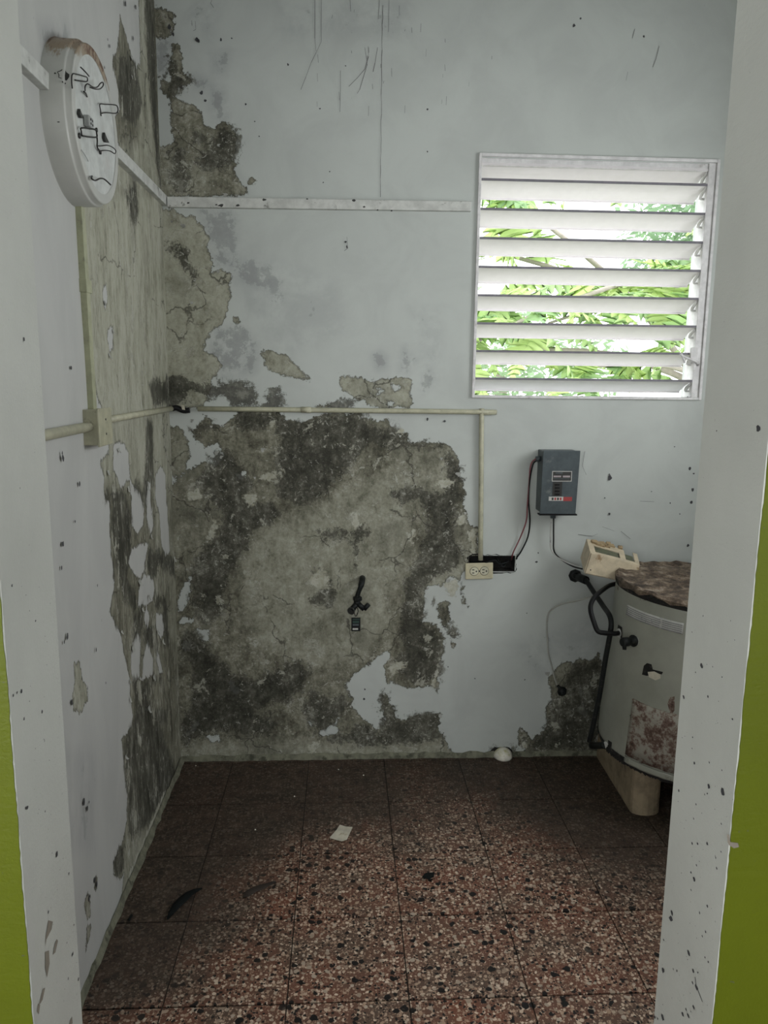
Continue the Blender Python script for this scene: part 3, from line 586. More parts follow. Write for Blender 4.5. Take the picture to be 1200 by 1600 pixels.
# cement fillets at the foot of the walls
def fillet(name, a, b, nrm):
    m = MB(); a, b, n = Vector(a), Vector(b), Vector(nrm); N = 60; rr = random.Random(4)
    for i in range(N+1):
        p = a.lerp(b, i/N); h = .016+.010*rr.random(); w_ = .008+.007*rr.random()
        m.v += [tuple(p+Vector((0, 0, h))), tuple(p+n*w_*.5+Vector((0, 0, h*.45))), tuple(p+n*w_)]
    for i in range(N):
        for q in (0, 1): m.face((3*i+q, 3*i+q+1, 3*i+q+4, 3*i+q+3), 0, True)
    o = m.build(name, M_fil); o['kind'] = 'structure'
M_fil = simple('mossy_cement', (.20, .20, .145), .9, var=.25, scale=25, dirt=(.05, .052, .035), dirt_amt=.6, dscale=18, bump=.002)
fillet('baseboard_back', (-L, D-.0015, 0), (1.2, D-.0015, 0), (0, -1, 0)); fillet('baseboard_left', (-L+.0015, JF, 0), (-L+.0015, D, 0), (1, 0, 0))

# ------------------------------------------------------------------ louvred window
win = thing('window_1', (0, 0, 0), None, None); win['kind'] = 'structure'
FX0, FX1, FZ0, FZ1 = .484, 1.374, 1.464, 2.336
m = MB(); y0, y1 = D-.010, D+.0
W_ = .011
m.box((FX0, y0, FZ0), (FX0+W_, D+.11, FZ1)); m.box((FX0+W_, y0, FZ1-W_), (FX1-W_, D+.11, FZ1)); m.box((FX1-W_, y0, FZ0), (FX1, D+.11, FZ1)); m.box((FX0+W_, y0, FZ0), (FX1-W_, D+.03, FZ0+.010))
m.build('window_frame', M_white, win, bevel=.0015)
m = MB(); m.box((1.336, D-.002, FZ0+.01), (FX1-W_, D+.018, FZ1-.012)); m.box((1.350, D+.0, FZ0+.01), (FX1-W_, D+.105, FZ1-.012))
m.build('operator_stile', M_white, win, bevel=.001)
m = MB(); m.box((FX0+W_, D+.004, 2.296), (1.336, D+.06, FZ1-.011)); m.build('head_strip', M_white, win, bevel=.001)
PT = .1017; ztop = 2.246
def slat(zi, name='slat', shaded=True):
    m = MB(); Ls = .106; tl = math.radians(21); xa, xb = FX0+W_+.002, 1.335
    # cross-section: inner lip, gently bowed blade, outer lip (inner edge high, outer edge low)
    prof = []
    for i in range(7):
        s_ = i/6; yy = s_*Ls; bow = .004*math.sin(math.pi*s_)
        prof.append((yy, bow))
    up = [(-.001, .006)]+[(a, b+.0012) for a, b in prof]+[(Ls+.001, -.006)]
    dn = [(-.003, .006), (-.003, -.002)]+[(a, b-.0012) for a, b in prof[1:]]+[(Ls+.003, -.007)]
    poly = up+dn[::-1]; ct, st = math.cos(-tl), math.sin(-tl)
    P3 = [(D+.004+a*ct-b*st, zi+a*st+b*ct) for a, b in poly]; n = len(P3)
    for x in (xa, xb): m.v += [(x, y, z) for y, z in P3]
    for i in range(n): m.face((i, (i+1) % n, n+(i+1) % n, n+i))
    m.face(range(n)); m.face(range(n, 2*n))
    o = m.build(name, M_slat, win)
    g = MB(); g.box((xa, D-.0015, zi-.0015), (xb, D+.0035, zi+.0065)); shaded and g.build('lip_shade', M_lip_shade, o)  # dark strip added to draw the shade on the slat's inner lip
    # pivot clip at the operator end and pin
    c = MB(); P4 = [(D+.004+a*ct-b*st, zi+a*st+b*ct) for a, b in ((.004, -.003), (.05, -.004), (.062, -.016), (.05, -.022), (.008, -.012))]
    c.prism([(1.331, y, z) for y, z in P4], (1, 0, 0), .004); c.tube([(1.333, P4[2][0]-.01, P4[2][1]), (1.352, P4[2][0]-.01, P4[2][1])], .004, 8)
    c.build('pivot_clip', M_white, o)
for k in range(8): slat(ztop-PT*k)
slat(2.300, shaded=False)
# crank lever
op = PB(1085, 556, D-.02)
m = MB(); m.box((op.x-.012, D-.014, op.z-.03), (op.x+.014, D-.002, op.z+.03)); m.box((op.x-.004, D-.026, op.z-.055), (op.x+.008, D-.012, op.z-.022))
m.build('operator_body', M_white, win, bevel=.002)
m = MB(); m.tube(smooth([PB(1090, 566, D-.03), PB(1078, 561, D-.04), PB(1066, 556, D-.04), PB(1064, 552, D-.04)]), [.005]*18+[.006], 8); m.tube([PB(1066, 556, D-.04), PB(1070, 567, D-.044)], .004, 8)
m.tube([PB(1090, 566, D-.035), PB(1090, 570, D-.005)], .006, 8)
m.build('operator_lever', M_white, win)

# ------------------------------------------------------------------ outside: breadfruit tree, leafy tree, ground
M_ground = simple('grassy_ground', (.18, .25, .08), .9, var=.3, scale=6)
struct('ground', [((-12, D+.15, -1.3), (16, 18, -1.2))], M_ground)
def leafmat(name, a, b, tr):
    t = NT(name); n = t.noise(7, 4); info = t.add('ShaderNodeObjectInfo').outputs['Random']
    col = t.mix(t.step(t.math('MULTIPLY_ADD', info, .8, t.math('MULTIPLY', n, .3)), .2, .8), a, b)
    t.out(col, .45); tl = t.add('ShaderNodeBsdfTranslucent'); t.put(tl.inputs[0], t.mix(.5, col, tr))
    mx = t.add('ShaderNodeMixShader'); mx.inputs[0].default_value = .5
    t.lk(t.b.outputs[0], mx.inputs[1]); t.lk(tl.outputs[0], mx.inputs[2])
    t.lk(mx.outputs[0], t.n['Material Output'].inputs['Surface']); return t.m
M_bread = leafmat('breadfruit_leaf', (.30, .46, .25), (.60, .72, .32), (.6, .8, .3))
M_far = leafmat('far_leaf', (.22, .34, .20), (.40, .52, .32), (.35, .5, .28))
M_bark = simple('bark', (.40, .36, .31), .9, scale=12, bump=.004)
def bread_leaf(seed):
    rr = random.Random(seed); m = MB(); nl = 5; Ln = 1.0
    half = [(0.0, 0.012)]
    for i in range(nl):
        t0 = .10+i*.165; w_ = (.34, .42, .40, .32, .20)[i]*rr.uniform(.9, 1.1)
        half += [(t0, .045), (t0+.10, w_*.72), (t0+.20, w_), (t0+.155, w_*.55), (t0+.15, .06)]
    half += [(.97, .07), (1.05, 0.0)]
    half = [(min(a, 1.05), b) for a, b in half]
    def zz(a, b): return .14*math.sin(a*2.6)-.35*b*b-.10*a*a+.02*math.sin(b*25)
    N = len(half); 
    for s_ in (1, -1):
        k = len(m.v)
        for a, b in half: m.v.append((s_*b, a, zz(a, b)))
        for a, b in half: m.v.append((0, min(a, 1.0), zz(a, 0)))
        for i in range(N-1): m.face((k+i, k+i+1, k+N+i+1, k+N+i), 0, True)
    m.tube([(0, -.25, -.02), (0, 0, .0), (0, .5, .13), (0, 1, .02)], [.012, .012, .008, .003], 5)
    me = bpy.data.meshes.new('leaf'); me.from_pydata(m.v, [], m.f); me.materials.append(M_bread); me.polygons.foreach_set('use_smooth', [True]*len(m.f)); return me
lm = [bread_leaf(s_) for s_ in range(4)]
tree = thing('breadfruit_tree', (3.5, 6.4, -1.2), 'breadfruit tree with big lobed bright green leaves just outside the louvred window', 'tree')
m = MB(); tp = Vector((3.5, 6.4, -1.2)); m.tube(smooth([tp, tp+Vector((.05, 0, 1.5)), tp+Vector((-.1, -.1, 3)), tp+Vector((0, 0, 4.6)), tp+Vector((.1, .1, 6))]), [.17-.004*i for i in range(25)], 10); m.build('trunk', M_bark, tree)
rl = random.Random(21); tips = []
for k in range(17):
    z0 = 2.0+rl.random()*2.6; a0 = tp+Vector((0, -.05, z0)); e = Vector((rl.uniform(.5, 3.0), rl.uniform(4.3, 5.6), rl.uniform(1.3, 2.95)))
    mid = a0.lerp(e, .5)+Vector((0, 0, .25)); pp = smooth([a0, mid, e], 6)
    m = MB(); m.tube(pp, [.035-.0022*i for i in range(len(pp))], 7); m.build('branch', M_bark, tree)
    tips += [e, pp[-3], pp[-5]]
cnt = 0
for tpt in tips:
    for q in range(5):
        if cnt >= 235: break
        me = rl.choice(lm); o = bpy.data.objects.new('leaf', me); C.objects.link(o); o.parent = tree
        sc = rl.uniform(.26, .42)
        pos_ = tpt+Vector((rl.uniform(-.12, .12), rl.uniform(-.12, .12), rl.uniform(-.1, .1)))
        o.location = pos_-Vector(tree.location); o.scale = (sc, sc, sc)
        o.rotation_euler = (rl.uniform(-.9, .5), rl.uniform(-.5, .5), rl.uniform(0, 6.28)); cnt += 1
def leafy(name, c, rad, n, label, seed):
    rr = random.Random(seed); t_ = thing(name, (c[0], c[1], -1.2), label, 'tree')
    m = MB(); m.tube([(c[0], c[1], -1.2), (c[0]+.1, c[1], c[2]*.5), (c[0], c[1], c[2])], [.12, .1, .06], 8); m.build('trunk', M_bark, t_)
    m = MB()
    for i in range(n):
        a = rr.uniform(0, 6.28); b = math.acos(rr.uniform(-1, 1)); r_ = rr.random()**.4
        p = Vector((c[0]+rad[0]*r_*math.sin(b)*math.cos(a), c[1]+rad[1]*r_*math.sin(b)*math.sin(a), c[2]+rad[2]*r_*math.cos(b)))
        d = Vector((rr.uniform(-1, 1), rr.uniform(-1, 1), rr.uniform(-.8, .4))).normalized(); s_ = d.orthogonal().normalized()*.028; ln = d*rr.uniform(.09, .15)
        k = len(m.v); m.v += [tuple(p), tuple(p+ln*.45+s_), tuple(p+ln), tuple(p+ln*.45-s_)]; m.face((k, k+1, k+2, k+3))
    o = m.build('foliage', M_far, t_, fix=False); o['kind'] = 'stuff'
leafy('leafy_tree', (3.75, 8.0, 3.15), (.95, .8, 1.0), 3000, 'fine-leaved dark green tree seen through the top right gaps of the window', 5)
leafy('shrub', (1.7, 8.5, 1.6), (1.5, .8, .9), 2200, 'low dense fine-leaved shrub behind the big lobed leaves outside the window', 6)

# ------------------------------------------------------------------ fluorescent ring-lamp housing on the left wall
lc = Vector((-L, 1.985, 2.112)); R_ = .178; PR = .066
lamp = thing('lamp_housing', lc, 'round white ring-lamp housing with bare wire clips, high on the left wall', 'lamp')
m = MB(); m.lathe([(R_+.003, .000), (R_+.001, .004), (R_, .047), (R_-.003, .050), (R_-.0065, .052), (R_-.007, PR-.003), (R_-.0085, PR-.0005), (R_-.011, PR), (R_-.03, PR-.001)], lc, (1, 0, 0), 72, cap=False)
def rust_mat():
    t = NT('housing_enamel'); P = t.pos(); sp = t.add('ShaderNodeSeparateXYZ'); t.lk(P, sp.inputs[0])
    top = t.step(sp.outputs[2], lc.z+R_*.40, lc.z+R_*.93); n = t.noise(22, 8, .7, stretch=(2.2, 1, .5))
    c = t.mix(t.step(t.noise(6, 5), .3, .7), (.52, .525, .49), (.44, .445, .42))
    f = t.step(t.math('MULTIPLY_ADD', top, .42, n), .64, .76); c = t.mix(t.math('MULTIPLY', f, .9), c, (.27, .20, .13))
    f2 = t.step(t.math('MULTIPLY_ADD', top, .30, t.noise(30, 8, .75, stretch=(3, 1, .6))), .76, .84); c = t.mix(f2, c, (.11, .045, .02))
    return t.out(c, .38, t.bump(n, .0005, .5), spec=.5)
M_rim = rust_mat(); m.build('housing_rim', M_rim, lamp, fix=True)
M_face = simple('housing_face', (.60, .62, .60), .4, dirt=(.5, .5, .48), dirt_amt=.3, dscale=10)
m = MB(); m.lathe([(R_-.024, PR-.002), (.13, PR-.001), (.06, PR-.0015), (.001, PR-.001)], lc, (1, 0, 0), 72, cap=False); m.build('face_plate', M_face, lamp)
fx = -L+PR
def FP(u, v, off=0): return PL(u, v, fx+off)
def chip(name, pts, mat, parent, off=.0006):    # thin flake of different finish on the housing rim / face
    m = MB(); m.prism(pts, (1, 0, 0), off); return m.build(name, mat, parent)
# missing-enamel spot on the rim
ang = math.atan2(2.20-lc.z, 1.83-lc.y)
m = MB(); rr = random.Random(3)
def rimp(a, h, e=.0008): r_ = R_ if h < .049 else R_-.006; return Vector((-L+h, lc.y+(r_+e)*math.cos(a), lc.z+(r_+e)*math.sin(a)))
def rimspot(u, v, ra, rh):
    best = min(((abs(PLx - 0), a) for a in [0] for PLx in [0]))
    # find the angle and height on the rim that project to (u, v)
    bb = None
    for ai in range(90, 260, 2):
        for hi in range(2, 60, 3):
            p = rimp(math.radians(ai), hi/1000); d = np.array(p)-EYEV; zz_ = d@FW
            e = (600+F_PX*(d@R2)/zz_-u)**2+(800-F_PX*(d@U2)/zz_-v)**2
            if bb is None or e < bb[0]: bb = (e, math.radians(ai), hi/1000)
    _, a, h = bb; k = len(m.v); n = 14
    for j in range(n):
        t_ = 2*math.pi*j/n; q = rr.uniform(.6, 1.1); m.v.append(tuple(rimp(a+ra*q*math.cos(t_), max(.001, min(.06, h+rh*q*math.sin(t_))))))
    kc = len(m.v); m.v.append(tuple(rimp(a, h, .0016)))
    for j in range(n): m.face((kc, k+j, k+(j+1) % n))
rimspot(101, 116, .085, .013); rimspot(101, 132, .012, .004); rimspot(86, 114, .01, .003); rimspot(92, 190, .006, .003)
o = m.build('bare_metal_spot', M_slot, lamp, fix=False); o['kind'] = 'stuff'
def wireobj(name, pts, r=.0014, mat=None, parent=None):
    m = MB(); m.tube(smooth(pts, 4), r, 6); return m.build(name, mat or M_wire, parent)
def clip(pts, offs): return [FP(u, v, o_) for (u, v), o_ in zip(pts, offs)]
wireobj('wire_clip', clip([(113, 138), (112, 128), (113, 116), (120, 116), (131, 119), (136, 121), (136, 127), (128, 127), (117, 125)], [0, .003, .010, .012, .012, .010, .008, .008, .004]), parent=lamp)
wireobj('wire_clip', clip([(126, 105), (133, 112), (139, 119)], [.01, .02, .02]), .0016, parent=lamp)
wireobj('wire_clip', clip([(136, 151), (134, 146), (131, 143)], [0, .004, .006]), .0018, parent=lamp)
wireobj('wire_clip', clip([(133, 142), (133, 135), (137, 131), (145, 136), (152, 136), (157, 130), (161, 129), (161, 134), (156, 139), (148, 139), (140, 136)], [.002, .006, .015, .018, .02, .02, .022, .02, .02, .018, .01]), parent=lamp)
wireobj('wire_clip', clip([(158, 181), (157, 172), (156, 163), (164, 163), (180, 164), (184, 168), (184, 174), (180, 177), (166, 176), (159, 177)], [0, .002, .004, .008, .016, .02, .02, .016, .008, .003]), parent=lamp)
wireobj('wire_clip', clip([(128, 212), (127, 205), (127, 200), (140, 201), (150, 203), (151, 208), (151, 214), (140, 214), (128, 212)], [0, .004, .008, .012, .014, .014, .012, .01, .004]), .0018, parent=lamp)
wireobj('wire_clip', clip([(151, 207), (152, 220), (152, 230), (156, 236)], [.01, .006, .004, .002]), .0018, parent=lamp)
wireobj('wire_clip', clip([(152, 228), (158, 228), (168, 227), (177, 231), (181, 236), (179, 240), (172, 236), (162, 235), (155, 237)], [.003, .006, .012, .018, .02, .02, .014, .01, .004]), .0013, parent=lamp)
wireobj('wire_clip', clip([(144, 275), (143, 279), (149, 282), (156, 279), (163, 280), (173, 289)], [0, .008, .012, .014, .016, .024]), .0018, parent=lamp)
wireobj('wire_clip', clip([(127, 234), (133, 243), (138, 252)], [.003, .003, .002]), .0009, M_ceramic, lamp)
sc_ = FP(134, 191); m = MB(); m.box((fx, sc_.y-.016, sc_.z-.012), (fx+.013, sc_.y+.016, sc_.z+.012)); so = m.build('lamp_socket', M_ceramic, lamp, bevel=.003)
m = MB()
for a in (-1, 1):
    for b in (-1, 1): m.tube([(fx+.0128, sc_.y+a*.006, sc_.z+b*.0045), (fx+.0142, sc_.y+a*.006, sc_.z+b*.0045)], .0026, 8)
m.build('socket_hole', M_slot, so)
for (u, v), (du, dv) in (((121, 170), (6, 15)), ((160, 207), (7, 16))):
    m = MB(); m.prism([FP(u, v), FP(u+du*.4, v+dv*.45), FP(u+du, v+dv), FP(u+du*.3, v+dv*.95), FP(u-.5, v+dv*.5)], (1, 0, 0), .006); m.build('ballast_tab', M_slot, lamp)
m = MB()
for u, v, r_ in ((150, 203, .005), (123, 212, .006), (156, 238, .005)): p = FP(u, v); m.lathe([(r_, 0), (r_, .003), (.001, .004)], p, (1, 0, 0), 10)
m.build('screw_head', M_slot, lamp)

# ------------------------------------------------------------------ raceways and conduits
def bar_left(y0_, z0_, y1_, z1_, h, dpt, x=-L):
    m = MB(); d = Vector((0, y1_-y0_, z1_-z0_)).normalized(); n = Vector((0, -d.z, d.y))*h/2
    a, b = Vector((x-.002, y0_, z0_)), Vector((x-.002, y1_, z1_)); X = Vector((dpt, 0, 0))
    m.hexa([a-n, b-n, b+n, a+n, a-n+X, b-n+X, b+n+X, a+n+X]); return m
RH = .030
m = bar_left(JF+.004, 2.147, 1.815, 2.149, RH+.006, .022); tag(m.build('wire_raceway', M_race, bevel=.0015), 'short painted square raceway running from the doorway to the round lamp housing', 'conduit')
m = bar_left(2.155, 2.150, D-.001, 2.148, RH+.004, .022); ro = tag(m.build('wire_raceway', M_race, bevel=.0015), 'painted square raceway from the round lamp housing to the room corner', 'conduit')
p = PB(735, 324); m = MB(); q = PB(262, 317)
m.hexa([(-L+.023, D-.020, q.z-.0175), (p.x, D-.020, p.z-.0165), (p.x, D+.002, p.z-.0165), (-L+.023, D+.002, q.z-.0175), (-L+.023, D-.020, q.z+.0175), (p.x, D-.020, p.z+.0165), (p.x, D+.002, p.z+.0165), (-L+.023, D+.002, q.z+.0175)])
rb = tag(m.build('wire_raceway', M_race, bevel=.0015), 'long painted square raceway across the back wall to the window', 'conduit')
m = MB(); rr = random.Random(8)
for u, v, s_ in ((294, 317, .004), (338, 320, .0035), (345, 321, .007), (372, 321, .005), (413, 312, .005), (569, 323, .0035), (590, 328, .003), (612, 329, .0035), (480, 311, .003), (553, 313, .006)):
    c_ = PB(u, v, D-.0205); k = len(m.v); n = 9
    for j in range(n): t_ = 6.283*j/n; q_ = rr.uniform(.5, 1.1)*s_; m.v.append((c_.x+q_*1.6*math.cos(t_), c_.y, c_.z+q_*math.sin(t_)))
    m.face(range(k, k+n))
o = m.build('paint_chip', M_slot, rb, fix=False); o['kind'] = 'stuff'
# vertical square conduit from lamp to box
a = PL(112, 300); b = PL(137, 645)
m = MB(); 
w2_ = .012
def vbar(m, p0, p1, hw, dpt, x=-L):
    m.hexa([(x-.003, p0.y-hw, p0.z), (x+dpt, p0.y-hw, p0.z), (x+dpt, p0.y+hw, p0.z), (x-.003, p0.y+hw, p0.z), (x-.003, p1.y-hw, p1.z), (x+dpt, p1.y-hw, p1.z), (x+dpt, p1.y+hw, p1.z), (x-.003, p1.y+hw, p1.z)])
yb = 2.02
vbar(m, Vector((0, yb, 1.438)), Vector((0, yb-.015, 1.955)), .013, .016)
cv = tag(m.build('vertical_raceway', M_olive, bevel=.001), 'olive plastic raceway dropping from the round lamp to the junction box on the left wall', 'conduit')
m = MB(); z_ = PL(122, 445).z; m.box((-L-.002, yb-.026, z_-.016), (-L+.018, yb+.016, z_+.016)); m.build('raceway_clip', M_olive, cv, bevel=.001)
bx0, bx1 = PL(119, 665), PL(163, 665)
jb = thing('junction_box', (-L, yb, 1.355), 'beige square junction box on the left wall where the conduits meet', 'junction box')
m = MB(); m.box((-L-.003, yb-.052, 1.357), (-L+.034, yb+.052, 1.446)); m.build('box_body', M_box, jb, bevel=.002)
m = MB(); m.box((-L+.034, yb-.055, 1.353), (-L+.040, yb+.055, 1.449)); cvp = m.build('cover_plate', M_box, jb, bevel=.002)
m = MB()
for z in (1.42, 1.383): m.lathe([(.003, 0), (.003, .001), (.0005, .0015)], (-L+.040, yb, z), (1, 0, 0), 8)
m.build('screw', M_slot, cvp)
PR2 = .0095
def pipe(name, pts, r, mat, label, cat, n=10, sm=True): m = MB(); m.tube(smooth(pts, 4) if sm else pts, r, n); return tag(m.build(name, mat), label, cat)
zp = 1.411
pipe('conduit_pipe', [(-L+PR2+.003, JF+.003, 1.402), (-L+PR2+.003, yb-.053, 1.404)], .0125, M_beige, 'stub of round beige conduit between the doorway and the junction box', 'conduit', sm=False)
pipe('conduit_pipe', [(-L+PR2+.003, yb+.053, 1.413), (-L+PR2+.003, D-.012, 1.413)], .0100, M_beige, 'round beige conduit on the left wall from the junction box to the room corner', 'conduit', sm=False)
c0, c1, c2 = PB(310, 638.5), PB(752, 643.5), PB(750, 874)
y_ = D-PR2-.002
cp = pipe('conduit_pipe', [(c0.x, y_, c0.z), (c1.x-.02, y_, c1.z), (c1.x-.006, y_, c1.z-.003), (c1.x, y_, c1.z-.012), (c1.x, y_, c1.z-.03), (c2.x, y_, c2.z)], .0095, M_beige, 'long beige conduit across the back wall turning down to the outlet', 'conduit')
m = MB(); m.tube([PB(470, 640.3, y_), PB(486, 640.5, y_)], .0115, 10); m.build('coupling', M_beige, cp)
# broken conduit bend in the corner
pipe('broken_elbow', [(-L+.015, D-.02, 1.413), (-L+.03, D-.016, 1.416), (-L+.055, D-.013, 1.406), (c0.x-.03, D-.012, 1.408)], .0105, M_rubber, 'black broken conduit elbow in the left corner of the room', 'conduit')
m = MB(); e0 = PB(283, 632, D-.025); m.prism([e0, e0+Vector((.012, 0, -.004)), e0+Vector((.014, 0, -.02)), e0+Vector((.003, 0, -.018))], (0, -1, 0), .002)
tag(m.build('paint_curl', M_paper), 'small curl of white paint by the broken elbow in the corner', 'paint flake')

# ------------------------------------------------------------------ duplex outlet
oc = (PB(726, 880)+PB(770, 878)+PB(727, 905)+PB(770, 903))/4
out = thing('wall_outlet', (oc.x, D, oc.z), 'beige duplex wall outlet mounted sideways beside the open black recess', 'outlet')
m = MB(); Rm = Matrix.Translation((oc.x, D-.006, oc.z)) @ Matrix.Rotation(math.radians(-1.5), 4, 'Y')
m.box((-.055, -.003, -.033), (.055, .004, .033), 0, Rm); pl = m.build('cover_plate', simple('outlet_plate', (.56, .52, .36), .4, dirt=(.3, .27, .2), dirt_amt=.2), out, bevel=.003)
for sx in (-.02, .02):
    m = MB(); m.lathe([(.0165, .002), (.0165, .0048), (.015, .0056)], Rm @ Vector((sx, 0, 0)), (0, -1, 0), 24); re_ = m.build('receptacle', simple('receptacle_ivory', (.60, .58, .44), .4), pl)
    m = MB(); m.lathe([(.0180, .0024), (.0180, .0036), (.0166, .0036)], Rm @ Vector((sx, 0, 0)), (0, -1, 0), 24, cap=False); m.build('gap_ring', M_slot, pl)
    m = MB(); o3 = Rm @ Vector((sx, 0, 0)); y3 = o3.y-.0062
    for dz_ in (-.0062, .0062): m.box((o3.x-.009, y3, o3.z+dz_-.0017), (o3.x-.000, y3+.002, o3.z+dz_+.0017))
    m.lathe([(.0033, 0), (.0033, .0006)], (o3.x+.008, y3+.001, o3.z), (0, -1, 0), 10); m.build('slot', M_slot, re_)
m = MB(); m.lathe([(.003, .003), (.003, .0045)], Rm @ Vector((0, 0, 0)), (0, -1, 0), 10); m.build('screw', M_slot, pl)
m = MB(); m.box((oc.x-.045, D-.003, oc.z-.026), (oc.x+.05, D+.045, oc.z+.026)); m.build('device_box', M_black, out)

# ------------------------------------------------------------------ breaker panel
py = D-.085
a_, b_ = PB(849, 704, py), PB(904, 803, py)
px0, px1, pz0, pz1 = a_.x, PB(906, 706, py).x, b_.z, a_.z
pan = thing('breaker_panel', ((px0+px1)/2, D, pz0), 'small grey steel breaker panel on the back wall right of the outlet', 'breaker panel')
m = MB(); m.box((px0+.002, py+.008, pz0+.003), (px1-.002, D+.004, pz1-.003)); m.build('enclosure', M_panelg, pan, bevel=.003)
m = MB(); kx = .004
m.hexa([(px0-.002, py, pz0), (px1-.004, py-.002, pz0-.001), (px1-.004, py+.006, pz0-.001), (px0-.002, py+.008, pz0), (px0+.001, py, pz1), (px1+.002, py-.002, pz1), (px1+.002, py+.006, pz1), (px0+.001, py+.008, pz1)])
dr = m.build('door', M_panelg, pan, bevel=.0015)
def onp(u, v): return PB(u, v, py-.002)
def plate(name, u0, v0, u1, v1, mat, par, th=.001, y=None):
    A, B_ = PB(u0, v0, (y or py)-.001), PB(u1, v1, (y or py)-.001); m = MB(); m.box((min(A.x, B_.x), A.y-th, min(A.z, B_.z)), (max(A.x, B_.x), A.y+.001, max(A.z, B_.z))); return m.build(name, mat, par)
lp = plate('data_label', 863, 736, 893, 752.3, M_label, dr, .0008)
plate('label_field', 864, 737, 892, 751.2, M_slot, lp, .0012)
plate('label_bar', 865, 743, 876.5, 745.8, M_labelp, lp, .0016); plate('label_bar', 879.5, 743, 890.5, 746, M_labelp, lp, .0016)
plate('label_bar', 868, 738, 879, 740, M_panelg, lp, .0016); plate('label_bar', 865, 747.5, 890, 748.6, M_panelg, lp, .0016)
bw = plate('breaker_window', 864, 753, 877.5, 775, M_slot, dr, .0006)
for v in (756, 761, 766, 771): plate('breaker_toggle', 867, v, 874, v+2.4, M_rubber, bw, .004)
st = plate('warning_sticker', 857.5, 776, 880, 782.5, M_label, dr, .0008); plate('warning_sticker', 880, 776.5, 893.5, 783, M_sred, dr, .0008)
for k_ in range(4): plate('sticker_mark', 862+k_*4.2, 777.4, 864.6+k_*4.2, 781.5, M_sred if k_ % 2 else M_slot, st, .0012)
m = MB(); m.box((px0-.004, py-.003, pz0-.006), (px1+.002, py+.03, pz0-.001)); m.build('bottom_lip', M_rubber, pan)
c3 = PB(838, 717, py+.04); m = MB(); m.tube([(px0+.002, py+.045, c3.z), (px0-.016, py+.045, c3.z)], .010, 10); m.tube([(px0-.004, py+.045, c3.z), (px0-.009, py+.045, c3.z)], .013, 8); m.build('cable_clamp', M_panelg, pan)
c4 = PB(864, 808, py+.045); m = MB(); m.tube([(c4.x, c4.y, pz0+.003), (c4.x, c4.y, c4.z-.004)], .011, 10); m.build('cable_clamp', M_panelg, pan)
# wires
yw = D-.03
def wpath(pts, ys): return [PB(u, v, y) for (u, v), y in zip(pts, ys)]
ya_, yb_ = py+.045, D-.012
pipe('power_wire', wpath([(842, 716), (834, 719), (829, 728), (827, 750), (824, 790), (822, 815), (812, 842), (802, 863), (799, 875)], [ya_, ya_, ya_, yw, yw, yw, yb_, yb_, D+.02]), .0026, M_red, 'faded red wire from the breaker panel side down to the recess', 'wire')
pipe('power_wire', wpath([(842, 719), (835, 722), (831, 732), (827, 758), (826, 785), (828, 812), (825, 838), (815, 860), (807, 872), (803, 880)], [ya_, ya_, ya_, yw, yw, yw, yb_, yb_, D-.003, D+.02]), .0030, M_rubber, 'black wire from the breaker panel side down to the recess', 'wire')
pipe('power_wire', wpath([(862, 806), (861, 820), (860, 843), (862, 860), (875, 873), (893, 882), (908, 886)], [ya_, ya_, ya_, yw, yw, D-.05, D-.10]), .0024, M_label, 'white wire sagging from the breaker panel bottom to the cream housing', 'wire')
pipe('power_wire', wpath([(865, 806), (865, 822), (865, 842), (866, 862), (878, 875), (895, 885), (910, 889)], [ya_, ya_, ya_, yw, yw, D-.05, D-.10]), .0028, M_rubber, 'black wire sagging from the breaker panel bottom to the cream housing', 'wire')
m = MB(); m.tube(smooth([(NX0+.06, D-.004, NZ1-.03), (NX0+.1, D-.008, NZ1-.018), (NX1-.06, D+.0, NZ0+.03), (NX1-.02, D+.02, NZ0+.035)]), .003, 7)
m.tube(smooth([(NX1-.07, D+.03, NZ1-.01), (NX1-.05, D-.003, NZ0+.02), (NX1-.03, D+.02, NZ0+.03)]), .003, 7)
tag(m.build('loose_wires', M_black), 'tangle of grimy loose wires inside the open black recess', 'wire')
# ------------------------------------------------------------------ cream broken housing
yf, yk = 2.74, 2.83
fTL, fTR, fBR, fBL = PB(924, 864, yf), PB(998, 882, yf), PB(993, 912, yf), PB(914, 895, yf)
kTL, kTR = PB(918, 842, yk), PB(994, 865, yk)
dv = kTL-fTL; kBL, kBR = fBL+dv, fBR+dv; kTR = kTR
hs = thing('cream_housing', (fBL+fBR)/2, 'broken cream plastic housing with open slots resting tilted against the water heater top', 'electrical box')
th = .004
def slabp(name, a, b, c, d, mat, par=hs, t=th):
    n = (b-a).cross(d-a).normalized(); m = MB(); m.prism([a, b, c, d], n, t); return m.build(name, mat, par, bevel=.001)
slabp('front_panel', fBL, fBR, fTR, fTL, M_cream); slabp('side_panel', kBL, fBL, fTL, kTL, M_cream); slabp('side_panel', fBR, kBR, kTR, fTR, M_cream); slabp('bottom_panel', kBL, kBR, fBR, fBL, M_cream)
def tp2(s, t): a = fTL.lerp(fTR, s); b = kTL.lerp(kTR, s); return a.lerp(b, t)
m = MB(); nn = (fTR-fTL).cross(kTL-fTL).normalized()
for s0, s1, t0, t1 in ((0, .10, 0, 1), (.10, 1, 0, .16), (.62, .74, .16, .95), (.93, 1, .16, 1), (.10, .62, .62, 1)):
    m.prism([tp2(s0, t0), tp2(s1, t0), tp2(s1, t1), tp2(s0, t1)], nn, -th)
m.build('top_panel', M_cream, hs)
m = MB()
for s0, s1, t0, t1 in ((.12, .60, .18, .60), (.75, .92, .20, .7)): m.prism([tp2(s0, t0)-nn*.004, tp2(s1, t0)-nn*.004, tp2(s1, t1)-nn*.004, tp2(s0, t1)-nn*.004], nn, -.002)
